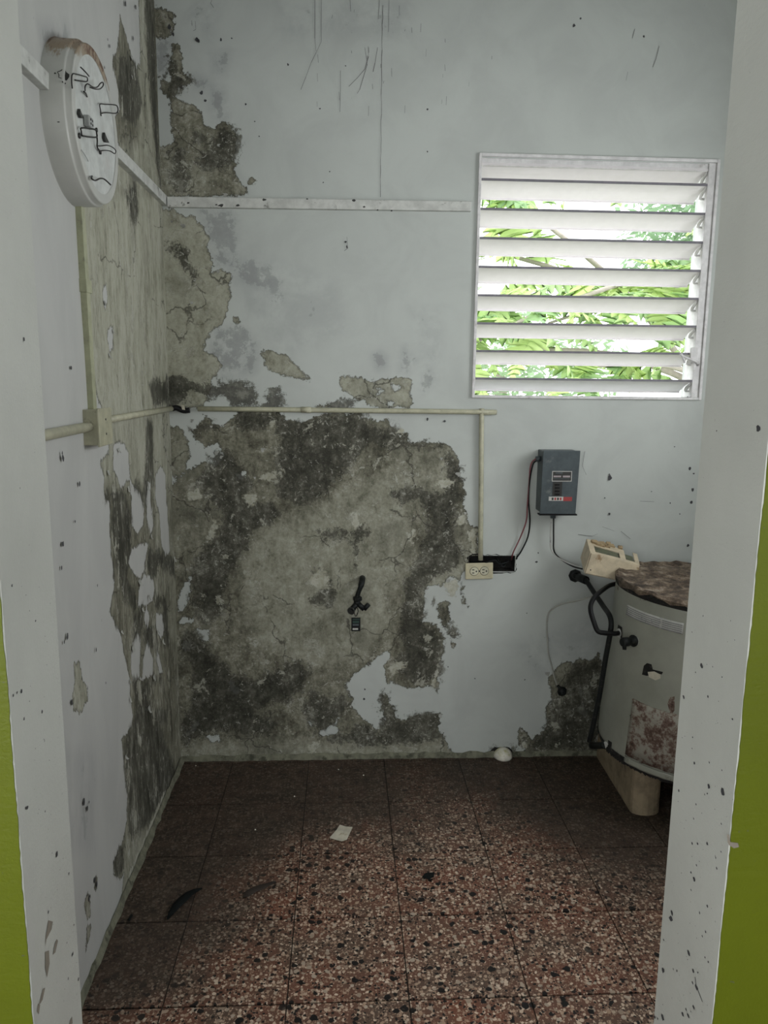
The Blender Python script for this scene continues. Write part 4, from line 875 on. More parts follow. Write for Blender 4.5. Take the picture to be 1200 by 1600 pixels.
m.build('green_window', M_green_in, hs)
m = MB(); m.prism([tp2(.05, .1)-nn*.02, tp2(.95, .1)-nn*.02, tp2(.95, .95)-nn*.02, tp2(.05, .95)-nn*.02], nn, -.02); m.build('inner_block', M_slot, hs)
m = MB(); rr = random.Random(9)
for i in range(9):
    s_ = rr.uniform(.05, .7); t_ = rr.uniform(.6, 1.0); p = tp2(s_, t_); m.prism([p, p+(fTR-fTL)*rr.uniform(.08, .2), p+(fTR-fTL)*.1+(kTL-fTL)*.2, p+(kTL-fTL)*.15], nn+Vector((rr.uniform(-.2, .2), 0, 0)), rr.uniform(.004, .009))
m.build('rotted_edge', simple('rotted_cream', (.40, .30, .17), .9, dirt=(.15, .10, .06), dirt_amt=.6, dscale=40), hs)
m = MB(); cc = (fBL+fTL+kTL+kBL)/4; nl = (kTL-fTL).cross(fBL-fTL).normalized()
m.lathe([(.014, -.006), (.014, .0008)], cc, nl, 14); m.build('knockout_hole', M_slot, hs)
m = MB()
for q in (fBL.lerp(fTL, .2).lerp(fBR.lerp(fTR, .2), .08), fBR.lerp(fTR, .15).lerp(fBL.lerp(fTL, .15), .15)): m.lathe([(.0028, 0), (.0028, .0012)], q+Vector((0, -.003, 0)), (0, -1, 0), 8)
m.build('screw', M_slot, hs)

# ------------------------------------------------------------------ water heater
hc = Vector((1.252, 2.60, .205)); HR, HH = .300, .605
ax = Vector((math.sin(math.radians(2.8)), -math.sin(math.radians(1.2)), 1)).normalized()
wh = thing('water_heater', hc, 'short rusty white cylindrical water heater standing on lumber behind the right door jamb', 'water heater')
def heater_mat():
    t = NT('heater_enamel'); P = t.pos(); sp = t.add('ShaderNodeSeparateXYZ'); t.lk(P, sp.inputs[0])
    n = t.noise(14, 9, .72); nv = t.noise(9, 8, .7, stretch=(2.5, 2.5, .4))
    c = t.mix(t.step(t.noise(5, 6), .3, .7), (.33, .335, .285), (.25, .255, .215))
    lo_ = t.math('SUBTRACT', 1, t.step(sp.outputs[2], .20, .30)); hi_ = t.step(sp.outputs[2], .76, .81)
    f = t.step(t.math('MULTIPLY_ADD', t.math('ADD', lo_, hi_), .16, n), .70, .74); c = t.mix(t.math('MULTIPLY', f, .9), c, (.07, .045, .03))
    f = t.step(nv, .66, .74); c = t.mix(t.math('MULTIPLY', f, .5), c, (.19, .16, .12))
    return t.out(c, .45, t.bump(n, .001, .5), spec=.4)
M_heat = heater_mat()
M_rust = None
t = NT('rust_flakes'); n = t.noise(35, 9, .75); n_b = t.noise(12, 6, .6)
n = t.math('MULTIPLY_ADD', n_b, .35, t.math('MULTIPLY', n, .75)); c = t.ramp(n, [(.40, (.022, .014, .011)), (.48, (.075, .040, .028)), (.54, (.16, .11, .085)), (.58, (.27, .25, .21)), (.70, (.31, .30, .25))]); M_rust = t.out(c, .75, t.bump(n, .002, .8))
t = NT('rust_cap'); n = t.noise(20, 9, .75); c = t.ramp(n, [(.36, (.03, .022, .016)), (.47, (.09, .065, .045)), (.56, (.20, .15, .105)), (.66, (.36, .32, .26))]); M_cap_r = t.out(c, .8, t.bump(n, .004, .9))
m = MB(); m.lathe([(HR-.012, .0), (HR-.002, .006), (HR, .03), (HR, HH-.02), (HR-.001, HH)], hc, ax, 96, cap=True); m.build('tank_jacket', M_heat, wh)
m = MB(); m.lathe([(HR-.03, -.02), (HR-.02, -.012), (HR-.004, -.004), (HR+.002, .010), (HR+.0005, .016)], hc, ax, 72); m.build('base_ring', M_dark, wh)
m = MB(); m.lathe([(HR+.001, HH-.012), (HR+.003, HH-.006), (HR+.002, HH+.004), (HR-.004, HH+.008)], hc, ax, 72, cap=False); m.build('rusted_gap_band', M_dark, wh)
# crumpled, rusted-through lid
m = MB(); rr = random.Random(12); u_ = ax.orthogonal().normalized(); v_ = ax.cross(u_); n = 80
rad = [HR+.004, HR+.006, HR-.004, HR-.03, HR-.08, HR-.16, .02]
hh = [HH+.003, HH+.012, HH+.020, HH+.014, HH+.020, HH+.022, HH+.024]
for i, (r_, h_) in enumerate(zip(rad, hh)):
    for j in range(n):
        a = 6.2832*j/n; jit = (.006 if 0 < i < 6 else .003)*(math.sin(a*9+i)+.7*math.sin(a*23+2*i))*.5+rr.uniform(-.004, .004)
        hj = h_+jit+(rr.uniform(-.012, .008) if i == 0 else 0)
        m.v.append(tuple(hc+ax*hj+(u_*math.cos(a)+v_*math.sin(a))*(r_+rr.uniform(-.001, .0015))))
for i in range(len(rad)-1):
    for j in range(n): m.face((i*n+j, i*n+(j+1) % n, (i+1)*n+(j+1) % n, (i+1)*n+j), 0, i > 2)
m.face(range((len(rad)-1)*n, len(rad)*n)); m.build('lid', M_cap_r, wh)
def hpt(u, v, e=0):         # point on the tilted jacket seen at pixel (u, v)
    d = Vector(FW+R2*(u-600)/F_PX+U2*(800-v)/F_PX); o = Vector(EYEV)-hc
    d1 = d-ax*d.dot(ax); o1 = o-ax*o.dot(ax); A_ = d1.dot(d1); B_ = 2*d1.dot(o1); C_ = o1.dot(o1)-(HR+e)**2
    disc = B_*B_-4*A_*C_
    s_ = (-B_-math.sqrt(max(disc, 0)))/(2*A_); return Vector(EYEV)+d*s_
def cyl(p):
    q = p-hc; h_ = q.dot(ax); r_ = q-ax*h_; a = math.atan2(r_.dot(v_), r_.dot(u_))
    return (a if (A_REF is None or abs(a-A_REF) < math.pi) else a+(2*math.pi if a < A_REF else -2*math.pi)), h_
A_REF = None; A_REF = cyl(hpt(1010, 1000))[0]
def patch(name, a0, a1, h0, h1, e, mat, par, na=14, nh=4, rag=0, seed=1):
    m = MB(); rr = random.Random(seed); Nn = []
    for off in (e, 0):
        for j in range(nh+1):
            for i in range(na+1):
                ra = 1 if (i in (0, na)) else 0; rh = 1 if (j in (0, nh)) else 0
                a = a0+(a1-a0)*i/na+ra*rr.uniform(-rag, rag)/HR; h_ = h0+(h1-h0)*j/nh+rh*rr.uniform(-rag, rag)
                m.v.append(tuple(hc+ax*h_+(u_*math.cos(a)+v_*math.sin(a))*(HR+off)))
    W2 = na+1; K = W2*(nh+1)
    for j in range(nh):
        for i in range(na): q = j*W2+i; m.face((q, q+1, q+W2+1, q+W2), 0, True)
    bd = [i for i in range(W2)]+[W2*j+na for j in range(1, nh+1)]+[W2*nh+i for i in range(na-1, -1, -1)]+[W2*j for j in range(nh-1, 0, -1)]
    for k in range(len(bd)): r_ = (k+1) % len(bd); m.face((bd[k], bd[r_], K+bd[r_], K+bd[k]))
    return m.build(name, mat, par)
def span(u0, v0, u1, v1): A, B_ = cyl(hpt(u0, v0)), cyl(hpt(u1, v1)); return A, B_
(a0, h1), (a1, h0) = span(990, 1092, 1048, 1222)
da = a1-a0
acc = patch('access_panel', a0, a0+da*1.35, h0+.035, h1, .006, M_rust, wh, rag=.0015)
patch('access_panel', a0-.01*(1 if da > 0 else -1), a0+da*1.35, h0+.006, h0+.028, .005, M_heat, wh, rag=.001)
aL = cyl(hpt(944, 1172))[0]; patch('rust_patch', aL, a1+.4*(1 if a1 > aL else -1), -.006, .009, .003, M_dark, wh, na=70, nh=1, rag=.005)
(a0, h1), (a1, _) = span(980, 944, 1066, 960); hm = cyl(hpt(983, 962))[1]
sg = 1 if a1 > a0 else -1
lb = patch('data_label', a0, a1+.03*sg, hm-.002, h1, .0012, M_label, wh, na=20)
am = cyl(hpt(1034, 965))[0]
(a_l, hL), _ = span(980, 944, 1000, 944)
for (q0, q1) in ((a0+.012*sg, am-.012*sg), (am+.012*sg, a1+.02*sg)):
    for k_ in range(5):
        hA = h1-.006-(h1-hm)*k_*.19
        patch('text_line', q0, q1, hA-.0028, hA, .0018, simple('label_ink', (.27, .27, .27), .6) if k_ == 0 and q0 == a0+.012*sg else bpy.data.materials['label_ink'], lb, na=12, nh=1)
(b0, g1), (b1, g0) = span(1047, 1122, 1054, 1195)
patch('paper_label', b0, b0+.10*sg, g0, g1, .0012, M_label, wh, na=4)
# torn hole with white insulation
m = MB(); rr = random.Random(4)
def blob(pts, e, mat, name):
    m = MB(); k = 0; P = [hpt(u, v, e) for u, v in pts]; ctr = hpt(sum(p[0] for p in pts)/len(pts), sum(p[1] for p in pts)/len(pts), e)
    m.v = [tuple(ctr)]+[tuple(p) for p in P]
    for i in range(len(P)): m.face((0, 1+i, 1+(i+1) % len(P)))
    return m.build(name, mat, wh)
blob([(1006, 1040), (1011, 1036), (1018, 1038), (1020, 1046), (1028, 1048), (1036, 1050), (1034, 1054), (1026, 1052), (1018, 1055), (1010, 1056), (1003, 1054)], .0012, M_dark, 'torn_hole')
blob([(1012, 1050), (1022, 1049), (1032, 1054), (1032, 1060), (1024, 1063), (1014, 1058)], .0025, M_paper, 'insulation')
blob([(1046, 1090), (1054, 1088), (1054, 1110), (1048, 1118), (1043, 1100)], .0014, M_rust, 'rust_patch')
blob([(984, 1117), (990, 1116), (989, 1123), (985, 1122)], .0012, M_dark, 'rust_patch')
# lumber under the heater
def lumber(x, y0_, y1_, w_, h_, label, rot=0):
    m = MB(); n = 9; poly = []
    for i in range(n): a = math.pi+math.pi*i/(n-1); poly.append((x+w_/2+w_/2*math.cos(a), y0_+w_*.30+w_*.30*math.sin(a)))
    poly += [(x+w_+rot, y1_), (x+rot, y1_)]
    m.prism([(a, b, 0) for a, b in poly], (0, 0, 1), h_); tag(m.build('lumber_block', M_wood, bevel=.003), label, 'wood block')
lumber(1.035, 2.47, 2.91, .105, .182, 'worn lumber block on edge under the left side of the water heater', .012)
lumber(1.36, 2.45, 2.91, .10, .182, 'second lumber block under the water heater, hidden side')
# valve, inlet and drain on the heater
def fitting(name, p, dirn, segs, mat, label=None): m = MB(); m.lathe(segs, p, dirn, 16); return m.build(name, mat, wh)
vp = hpt(992, 1001); vn = (vp-hc); vn = (vn-ax*vn.dot(ax)).normalized()
fitting('flange_ring', vp, vn, [(.019, -.002), (.019, .004), (.013, .005)], M_label)
o = fitting('relief_valve', vp, vn, [(.020, .004), (.021, .009), (.014, .012), (.013, .03), (.016, .032), (.016, .055), (.010, .060)], M_black)
m = MB(); q = vp+vn*.045; m.tube([q, q+Vector((-.004, -.01, -.024))], .007, 8); m.tube([q+Vector((0, -.012, .005)), q+Vector((-.012, -.018, -.016))], .004, 6); m.build('valve_lever', M_black, wh)
ip = hpt(968, 989); fitting('inlet_ring', ip, Vector((-1, -.25, 0)), [(.016, -.004), (.016, .004), (.010, .005)], M_label)
blob([(966, 976), (972, 980), (972, 998), (967, 994), (964, 985)], .002, M_dark, 'rust_patch')
ep = hpt(947, 1164); m = MB(); m.lathe([(.013, -.012), (.013, .004), (.010, .005)], ep, (-1, -.35, 0), 12); m.build('drain_ring', M_label, wh)
blob([(950, 1156), (956, 1160), (955, 1172), (951, 1172)], .002, M_dark, 'rust_patch')
# pipes
pipe('water_pipe', [PB(897, 900, D+.01), PB(899, 901, D-.03), PB(912, 903, D-.075), PB(925, 921, 2.78), PB(944, 949, 2.66), PB(952, 961, 2.58), PB(955, 974, 2.555), PB(953, 992, 2.55), PB(946, 1030, 2.555), PB(936, 1090, 2.565), PB(921, 1159, 2.58)], .0093, M_black, 'black water pipe running from the wall elbow diagonally and down beside the heater', 'pipe')
m = MB(); m.lathe([(.026, .0), (.026, .012), (.016, .016)], PB(898, 899, D), (0, -1, 0), 8); m.tube([PB(904, 902, D-.045), PB(916, 907, D-.09)], .0165, 10); tag(m.build('pipe_elbow', M_black), 'black iron pipe elbow and nut where the water pipe leaves the wall', 'pipe fitting')
pipe('water_hose', [PB(963, 912, 2.71), PB(950, 916, 2.69), PB(932, 930, 2.62), PB(924, 942, 2.58), PB(923, 955, 2.55), PB(928, 972, 2.53), PB(934, 986, 2.52), PB(944, 989, 2.515), PB(956, 990, 2.52), PB(963, 990, 2.525), ip+Vector((-.004, -.001, 0))], .0085, M_rubber, 'looping black hose feeding the inlet on the heater side', 'hose')
pipe('drain_stub', [PB(925, 1165, 2.75), PB(934, 1165, 2.68), ep+Vector((-.003, 0, 0))], .013, M_black, 'short black pipe stub into the heater drain near the floor', 'pipe fitting')
pipe('thin_cord', [PB(966, 906, 2.80), PB(945, 922, 2.78), PB(925, 932, 2.79), PB(900, 939, 2.83), PB(880, 943, 2.88), PB(864, 951, 2.91), PB(856, 962, 2.922), PB(854.5, 985, 2.924), PB(856, 1005, 2.924), PB(857, 1022, 2.924), PB(862, 1040, 2.924), PB(866, 1058, 2.924), PB(871, 1072, 2.93)], .0032, M_cord, 'thin grey cord curving from the cream housing down the wall to the low hole', 'cord')
fpn = PB(878, 1080); m = MB(); m.lathe([(.020, -.004), (.021, .004), (.013, .006), (.013, .016), (.005, .018)], (fpn.x, D, fpn.z), (.15, -1, -.1), 9); m.tube([PB(871, 1071, D-.002), PB(876, 1077, D-.014)], .006, 6)
tag(m.build('pipe_plug', M_black), 'small black pipe plug set in the stained wall patch left of the heater', 'pipe fitting')
# ------------------------------------------------------------------ stop valve with hanging tag on the back wall
vv = thing('stop_valve', PB(560, 935), 'black angle stop valve on a corroded stub in the stained back wall', 'valve')
yv = D-.055
m = MB(); m.tube(smooth([PB(566, 903, D+.005), PB(566, 906, D-.03), PB(564, 915, yv), PB(560, 926, yv), PB(558, 934, yv)]), [.012]*9+[.0095]*8, 10); m.build('pipe_stub', M_black, vv)
m = MB(); m.lathe([(.0185, -.007), (.0185, .008)], PB(558.5, 935.5, yv), (0, 0, 1), 6); m.build('nut', M_black, vv, bevel=.002)
m = MB(); m.tube([PB(558.5, 938, yv), PB(557, 945, yv)], .013, 10); m.tube([PB(558, 942, yv), PB(549, 954, yv-.012)], [.010, .013], 10); m.tube([PB(558, 942, yv), PB(569, 952, yv-.004)], .0105, 10); m.build('valve_body', M_black, vv)
m = MB(); m.tube([PB(569, 952, yv-.004), PB(576, 944, yv-.006)], .0095, 10); m.build('outlet_nozzle', M_black, vv)
m = MB(); m.lathe([(.0145, 0), (.0155, .004), (.010, .006)], PB(549, 954, yv-.012), PB(548, 955.5, yv-.02)-PB(549, 954, yv-.012), 14); m.build('handle_cap', M_slot, vv)
vt = thing('hang_tag', PB(556, 962, yv-.01), 'small dark plastic tag hanging from the stop valve', 'tag')
m = MB(); m.tube(smooth([PB(557, 948, yv-.012), PB(553.5, 955, yv-.016), PB(556, 963, yv-.014), PB(559.5, 955, yv-.016), PB(557.5, 948, yv-.012)]), .0016, 6); m.build('loop', M_rubber, vt)
A, B_ = PB(549, 965, yv-.012), PB(563, 986, yv-.012); m = MB(); m.box((A.x, yv-.016, B_.z), (B_.x, yv-.012, A.z)); tg = m.build('tag_card', M_rubber, vt, bevel=.001)
for v0, v1, mt, u0, u1 in ((967, 968.4, M_gcable, 551, 562), (970, 973.5, M_gcable, 551, 561), (975, 977.5, M_panelg, 551, 560.5), (981.5, 984, M_label, 551, 559.5)): plate('print_band', u0, v0, u1, v1, mt, tg, .0008, yv-.0145)

# ------------------------------------------------------------------ small things on the floor
m = MB(); rr = random.Random(6); P = [PB(u, v, D-.0024) for u, v in ((766, 1190), (767, 1178), (766, 1173), (770, 1170), (773, 1167), (777, 1168), (784, 1167), (792, 1167), (796, 1168), (800, 1172), (803, 1179), (804, 1190))]
m.v = [tuple(p) for p in P]; m.face(range(len(P))); m.build('broken_hole', M_dark, wall_back, fix=False)
pc = PB(785, 1186, D-.004)
m = MB(); prof = [(.039*math.cos(t_), .039*math.sin(t_)*1.0) for t_ in [i*math.pi/2/8 for i in range(9)]]; prof[-1] = (.002, .039)
m.lathe(prof, (pc.x, D-.012, .003), (0, -.05, 1), 28); tag(m.build('white_cap', M_cap), 'white domed plastic cap on the floor against the back wall', 'cap')
def sheet(pts, name, mat, label, cat, z=.002, bend=.004, seed=1):
    rr = random.Random(seed); m = MB(); P = [PF(u, v, z) for u, v in pts]; c_ = sum(P, Vector())/len(P)
    m.v = [tuple(c_+Vector((0, 0, bend)))]+[(p.x, p.y, z+rr.uniform(0, bend*1.2)) for p in P]; n = len(P)
    m.v += [(a, b, c-.0008) for a, b, c in m.v[:]]
    for i in range(n):
        j = (i+1) % n; m.face((0, 1+i, 1+j)); m.face((n+1, n+2+j, n+2+i)); m.face((1+i, n+2+i, n+2+j, 1+j))
    return tag(m.build(name, mat), label, cat)
sheet([(515, 1309), (526, 1298), (531, 1290), (541, 1292), (551, 1293), (546, 1304), (542, 1313), (534, 1316), (524, 1312)], 'paper_scrap', M_paper, 'crumpled cream paper scrap on the terrazzo floor', 'paper')
def leaf_strip(spine, widths, mat, label, arch, seed):
    rr = random.Random(seed); m = MB(); P = [PF(u, v, 0) for u, v in spine]; n = len(P)
    for i_, p in enumerate(P):
        t_ = (P[min(i_+1, n-1)]-P[max(i_-1, 0)]).normalized(); q = Vector((-t_.y, t_.x, 0))*widths[i_]; z = .002+arch*math.sin(math.pi*i_/(n-1))
        m.v += [tuple(p+q+Vector((0, 0, z+.003+rr.uniform(0, .002)))), tuple(p+Vector((0, 0, z))), tuple(p-q+Vector((0, 0, z+.002+rr.uniform(0, .002))))]
    for i_ in range(n-1):
        for k_ in (0, 1): m.face((3*i_+k_, 3*i_+k_+1, 3*i_+k_+4, 3*i_+k_+3), 0, True)
    o = m.build('dry_leaf', mat, fix=False); sl = o.modifiers.new('thickness', 'SOLIDIFY'); sl.thickness = .001
    return tag(o, label, 'leaf')
leaf_strip([(262, 1438), (268, 1429), (276, 1420), (285, 1411), (295, 1402), (305, 1395), (316, 1390)], [.002, .009, .013, .014, .012, .008, .002], M_leaf_dry, 'curled black dry leaf on the floor near the left wall', .006, 2)
leaf_strip([(380, 1404), (389, 1398), (398, 1394), (408, 1390), (419, 1385), (431, 1380)], [.003, .013, .010, .013, .007, .002], M_leaf_br, 'crumbled brown dry leaf on the floor below the paper scrap', .004, 3)
sheet([(199, 1438), (205, 1428), (208, 1430), (203, 1439)], 'dark_chip', M_leaf_dry, 'tiny dark chip on the floor beside the left wall', 'debris', .003, .003, 4)
sheet([(659, 1373), (665, 1367), (679, 1366), (678, 1374), (670, 1377)], 'dark_chip', M_leaf_dry, 'small dark clod on the reddish tile right of the centre of the floor', 'debris', .003, .008, 5)
# crumbs of dirt
m = MB(); rr = random.Random(77)
for i in range(230):
    if i < 110: u, v = rr.uniform(285, 930), 1184+abs(rr.gauss(0, 16))
    elif i < 150: t_ = rr.random(); u, v = 275-125*t_+rr.uniform(2, 10), 1215+310*t_
    else: u, v = rr.uniform(180, 1020), rr.uniform(1200, 1590)
    p = PF(u, v); 
    if p.y > D-.02 or p.x < -L+.02: continue
    s_ = rr.uniform(.0012, .004)*(1.5 if rr.random() < .12 else 1); a = rr.uniform(0, 3.14); k = len(m.v)
    for q in range(4): t_ = a+q*1.571; m.v.append((p.x+s_*rr.uniform(.6, 1.4)*math.cos(t_), p.y+s_*rr.uniform(.6, 1.4)*math.sin(t_), .001))
    m.v.append((p.x, p.y, .001+s_*.9))
    for q in range(4): m.face((k+q, k+(q+1) % 4, k+4))
tag(m.build('dirt_crumbs', M_leaf_br), 'dark crumbs of dirt scattered over the terrazzo floor', 'debris', kind='stuff')
m = MB()
for u, v in ((306, 1197), (529, 1203), (568, 1212), (460, 1245), (399, 1297), (655, 1290)):
    p = PF(u, v); m.lathe([(.003, 0), (.0025, .002), (.0005, .003)], (p.x, p.y, .001), (0, 0, 1), 6)
tag(m.build('plaster_crumbs', M_cap), 'few tiny white plaster crumbs on the dark back part of the floor', 'debris', kind='stuff')

# ------------------------------------------------------------------ chipped specks, scratches and loose flakes on the painted surfaces
def spot(m, c, ex, ez, n, rw, rh, rr, rot=0):
    k = len(m.v); N = 8
    for j in range(N):
        t_ = 6.2832*j/N; q = rr.uniform(.55, 1.1); a, b = rw*q*math.cos(t_), rh*q*math.sin(t_)
        a, b = a*math.cos(rot)-b*math.sin(rot), a*math.sin(rot)+b*math.cos(rot)
        m.v.append(tuple(c+ex*a+ez*b+n*.0006))
    m.face(range(k, k+N))
EX, EY, EZ = Vector((1, 0, 0)), Vector((0, 1, 0)), Vector((0, 0, 1))
m = MB(); rr = random.Random(31)
for u, v, s_ in ((907, 29, .006), (897, 40, .006), (1006, 57, .004), (952, 741, .003), (953, 747, .010), (945, 778, .003), (952, 803, .006), (841, 864, .003), (838, 878, .006), (1047, 786, .003), (1018, 768, .003), (1062, 803, .003), (540, 103, .003), (384, 163, .004), (398, 190, .003), (405, 213, .003), (450, 101, .004), (515, 268, .003), (500, 170, .004), (505, 285, .003), (668, 171, .004), (668, 237, .003), (540, 378, .005), (542, 386, .004), (1054, 698, .004), (1078, 732, .006), (1084, 740, .005), (1082, 765, .006), (1080, 785, .006), (1075, 852, .006), (823, 958, .003), (700, 1042, .003), (570, 1077, .004), (569, 1092, .005), (668, 655, .005), (695, 658, .006), (742, 1060, .003), (693, 1145, .003), (820, 1062, .003), (1074, 620, .003), (362, 60, .004), (345, 62, .004), (307, 62, .008), (315, 145, .007), (321, 157, .006), (310, 64, .006), (265, 42, .007), (271, 54, .005)):
    spot(m, PB(u, v, D-.002), EX, EZ, -EY, s_, s_*rr.uniform(.7, 1.5), rr)
ms = MB()
def scratch(pts, w_=.0008):
    for (a, b), (c, d) in zip(pts[:-1], pts[1:]):
        A, B_ = PB(a, b, D-.003), PB(c, d, D-.003); t_ = (B_-A).normalized().cross(EY)*w_*rr.uniform(.5, 1.2); ms.quad(A-t_, B_-t_, B_+t_, A+t_)
for s_ in ([(502, 0), (502, 65), (494, 82), (486, 98), (478, 120), (470, 140)], [(492, 0), (492, 60), (494, 80)], [(547, 0), (548, 18)], [(593, 0), (591, 30)], [(608, 0), (607, 50)], [(575, 72), (576, 88), (570, 108), (558, 122), (545, 135)], [(570, 74), (574, 100), (562, 140), (558, 146)], [(532, 110), (532, 140), (531, 175)], [(590, 74), (586, 98), (583, 112)], [(595, 100), (595, 106)],
           [(992, 45), (988, 60)], [(1030, 72), (1025, 92), (1020, 105)], [(981, 112), (978, 126)], [(542, 370), (543, 388), (538, 392)], [(914, 705), (910, 728), (916, 742)], [(903, 835), (925, 838), (934, 834)], [(941, 823), (955, 828), (960, 830)], [(970, 830), (985, 842)], [(1000, 783), (1022, 784)], [(305, 33), (306, 46), (302, 48)], [(331, 0), (329, 5), (334, 12)]): scratch(s_)
def zig(pts, w_): scratch([(a+rr.uniform(-.6, .6), b) for a, b in pts], w_)
zig([(598+(-4)*i/30, 10*i+8) for i in range(31)], .0009)
zig([(300+ i*0, 32+i*4) for i in range(3)], .0009)
for i in range(26): u = rr.uniform(490, 770); v = rr.uniform(0, 180); scratch([(u, v), (u+rr.uniform(-1, 1), v+rr.uniform(3, 16))], .0006)
o = m.build('chip_specks', M_speck, wall_back, fix=False); o['kind'] = 'stuff'
o = ms.build('scratch_marks', simple('scratch_grey', (.17, .17, .17), .7), wall_back, fix=False); o['kind'] = 'stuff'
m = MB()
for u, v, s_ in ((111, 575, .004), (37, 530, .004), (98, 850, .005), (96, 888, .004), (152, 915, .003), (105, 995, .006), (150, 1015, .004), (165, 1067, .003), (100, 1003, .003), (97, 708, .003), (98, 716, .006), (124, 757, .005), (36, 915, .003), (117, 815, .003), (112, 1098, .006), (131, 1252, .007), (136, 1263, .005), (139, 1253, .003), (148, 1375, .006), (151, 1382, .006), (139, 1403, .006), (208, 60, .005), (196, 6, .006), (212, 11, .005), (171, 72, .004), (163, 105, .003), (168, 62, .003)):
    if u < 84: continue
    spot(m, PL(u, v, -L+.0028), EY, EZ, EX, s_*1.3, s_*1.6, rr)
o = m.build('chip_specks', M_speck, wall_left, fix=False); o['kind'] = 'stuff'
m = MB()
JR = [(1012, 1033, 1075, 0, 0)]
def onJ(u, v, side):        # point on a door reveal
    xf, xn = (JRf, JRn) if side > 0 else (JLf, JLn); x = xf
    for _ in range(4): p = at(u, v, 0, x); x = xn+(xf-xn)*(p[1]-JN)/(JF-JN)
    return Vector(at(u, v, 0, x))
rev = []
def jr(zx, zy, top): return (1000+zx/3.2, top+zy/3.2)
for zx, zy, s_ in ((593, 220, 9), (385, 235, 3), (310, 1410, 8), (317, 1160, 2.5), (280, 1442, 3), (220, 1565, 6), (342, 1562, 4), (412, 1465, 2.5), (365, 1413, 2), (262, 1240, 2)): u, v = jr(zx, zy, 600); rev.append((u, v, s_))
for zx, zy, s_ in ((265, 167, 3), (262, 222, 2.5), (273, 295, 5), (348, 292, 3), (345, 413, 7), (195, 433, 5), (415, 440, 11), (325, 452, 2.5), (338, 447, 3), (282, 502, 3), (270, 572, 3), (408, 598, 3), (263, 698, 4), (290, 698, 4), (338, 698, 5), (284, 806, 3), (256, 842, 4), (272, 876, 6), (257, 930, 3), (338, 1010, 4), (300, 1045, 4), (156, 1075, 11), (161, 1045, 7), (330, 1140, 4), (313, 1160, 3), (120, 1180, 4), (244, 1243, 8), (327, 1268, 3), (343, 1290, 4), (116, 1330, 10), (168, 1325, 3), (186, 1335, 4), (268, 1335, 6), (290, 1343, 3), (265, 1395, 4), (285, 1418, 8), (270, 1518, 6), (215, 1550, 7), (232, 1528, 4), (242, 1560, 6), (115, 1570, 10), (75, 1565, 6), (90, 1575, 4), (408, 995, 5), (380, 768, 3), (407, 738, 2.5), (385, 820, 4), (464, 76, 3), (412, 332, 2.5)): u, v = jr(zx, zy, 1100); rev.append((u, v, s_))
for i in range(70):
    u, v = rr.uniform(0, 1), rr.random()**.6; vv_ = 950+650*v; uu = 1070-.078*(vv_-950)+u*85-.0*v; rev.append((uu, vv_, rr.uniform(.8, 1.8)))
for u, v, s_ in rev:
    p = onJ(u, v, 1)
    if not (JN+.008 < p.y < JF-.008): continue
    r_ = s_*.00042; spot(m, p, EY, EZ, -EX, r_*1.6, r_*1.3, rr, rr.uniform(-.4, .4))
for (a, b), (c, d) in (((277, 1365), (282, 1410)), ((282, 1410), (295, 1440)), ((295, 1440), (314, 1490))):
    A, B_ = onJ(*jr(a, b, 1100), 1), onJ(*jr(c, d, 1100), 1); t_ = (B_-A).normalized().cross(EX)*.0009; n_ = -EX*.0006; m.quad(A-t_+n_, B_-t_+n_, B_+t_+n_, A+t_+n_)
lev = [(37, 530, 5), (18, 915, 4), (55, 970, 3), (42, 1262, 6), (70, 1268, 3), (88, 1335, 8), (107, 1365, 4), (40, 1262, 4), (33, 1080, 5), (65, 1112, 5), (75, 1425, 4), (115, 1445, 3), (113, 1491, 6), (122, 1530, 5), (106, 1529, 4), (104, 1473, 3), (26, 1082, 3), (20, 1087, 4), (37, 1123, 4), (10, 1020, 3)]
for i in range(30): v = rr.uniform(850, 1590); lev.append((rr.uniform(.1, .9)*60+20+(v-850)*.075, v, rr.uniform(.8, 1.8)))
for u, v, s_ in lev:
    p = onJ(u, v, -1)
    if not (JN+.006 < p.y < JF-.006): continue
    r_ = s_*.00042; spot(m, p, EY, EZ, EX, r_*1.5, r_*1.4, rr)
o = m.build('chip_specks', M_speck, wall_front, fix=False); o['kind'] = 'stuff'
m = MB()
for pts in ([(75, 1438), (82, 1440), (80, 1452), (72, 1468), (70, 1480), (71, 1462)], [(88, 1467), (90, 1470), (86, 1488), (82, 1492), (85, 1475)], [(70, 1487), (76, 1485), (77, 1505), (73, 1527), (70, 1512)], [(66, 1545), (70, 1543), (66, 1562), (60, 1572)], [(59, 1568), (62, 1570), (60, 1585), (57, 1580)], [(109, 1595), (112, 1588), (113, 1599), (108, 1602)]):
    P = [onJ(u, v, -1)+EX*.0006 for u, v in pts]; k = len(m.v); m.v += [tuple(p) for p in P]; m.face(range(k, k+len(P)))
m.build('peeled_patch', M_speckb, wall_front, fix=False)
m = MB(); P = [Vector(at(1000+zx/3.2, 1100+zy/3.2, 1, JN-.0022)) for zx, zy in ((434, 650), (446, 655), (452, 690), (490, 695), (495, 715), (470, 722), (445, 705), (438, 690))]; m.v = [tuple(p) for p in P]; m.face(range(len(P))); m.build('grime_mark', M_speckb, wall_front, fix=False)
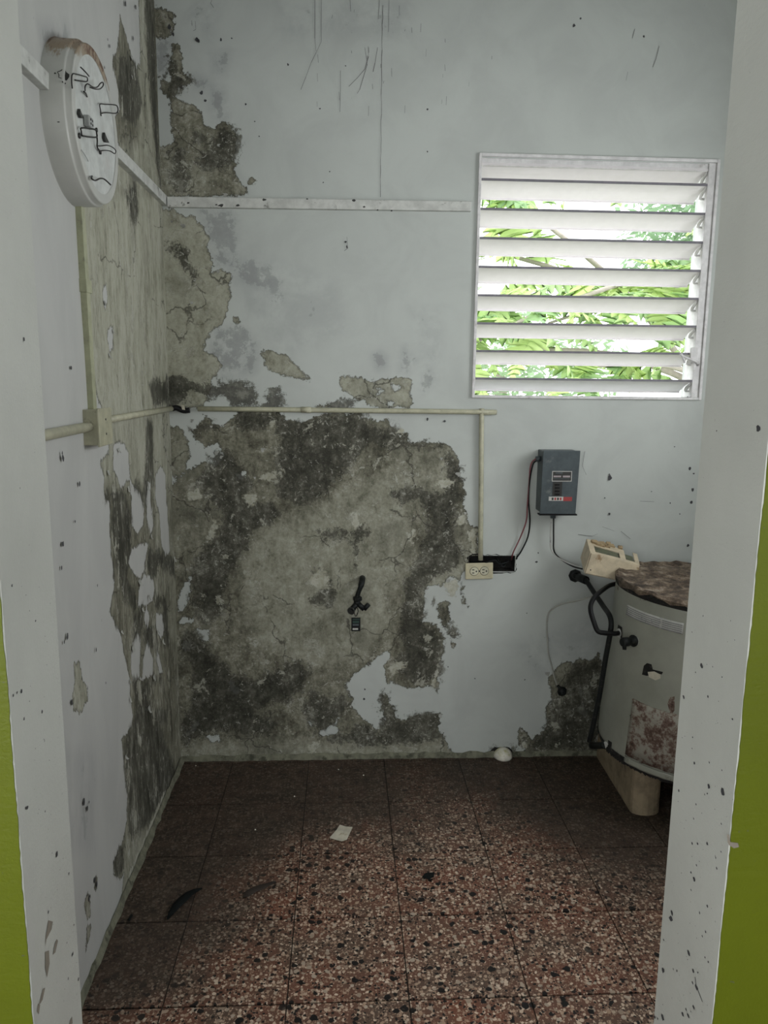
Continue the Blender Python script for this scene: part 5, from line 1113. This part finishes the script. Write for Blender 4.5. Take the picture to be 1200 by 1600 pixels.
# loose curled flakes of paint
def flake(wall, c, along, n, s_, curl, mat, rr):
    m = MB(); up_ = Vector((0, 0, 1)); k = 0; N = 4
    for i in range(N+1):
        t_ = i/N; w_ = s_*1.5*(1-.6*t_*t_)*rr.uniform(.7, 1.2)
        b = c-up_*s_*1.3*t_+along*s_*.3*rr.uniform(-1, 1)+n*(.0008+curl*t_*t_)
        m.v += [tuple(b-along*w_*.5), tuple(b+along*w_*.5)]
    for i in range(N): m.face((2*i, 2*i+1, 2*i+3, 2*i+2), 0, True)
    m.build('paint_flake', mat, wall, fix=False)
M_flake = simple('flake_paint', (.40, .405, .37), .7, var=.2)
rr = random.Random(14)
for u, v in ((205, 88), (218, 105), (176, 300), (206, 118), (203, 1062), (203, 1090), (168, 735), (200, 760), (222, 950), (232, 930), (236, 835), (218, 905), (246, 985), (218, 1058), (254, 1000), (232, 1104), (184, 700), (170, 552), (168, 640), (160, 640), (230, 760), (272, 870), (190, 985), (240, 1055), (208, 1008), (176, 515), (163, 470), (196, 1180)):
    flake(wall_left, PL(u, v, -L+.002), EY*rr.choice((-1, 1)), EX, rr.uniform(.008, .018), rr.uniform(.003, .009), M_flake, rr)
for u, v in ((268, 345), (286, 350), (340, 420), (300, 470), (305, 435), (342, 225), (352, 302), (370, 304), (300, 655), (338, 705), (346, 712), (330, 665), (566, 650), (625, 680), (716, 738), (690, 715), (727, 800), (700, 905), (668, 918), (688, 1115), (600, 1082), (856, 1050), (852, 1112), (815, 1140), (548, 1102), (398, 745), (324, 845), (410, 700)):
    flake(wall_back, PB(u, v, D-.002), EX*rr.choice((-1, 1)), -EY, rr.uniform(.005, .013), rr.uniform(.002, .006), M_flake, rr)

# alike things share a group
for nm, g in (('power_wire', 'power wires of the breaker panel'), ('wire_raceway', 'painted square raceways'), ('conduit_pipe', 'round beige conduits'),
              ('dry_leaf', 'dry leaves on the floor'), ('dark_chip', 'dark chips on the floor'), ('lumber_block', 'lumber blocks under the water heater')):
    for o in bpy.data.objects:
        if o.name.split('.')[0] == nm and o.parent is None: o['group'] = g
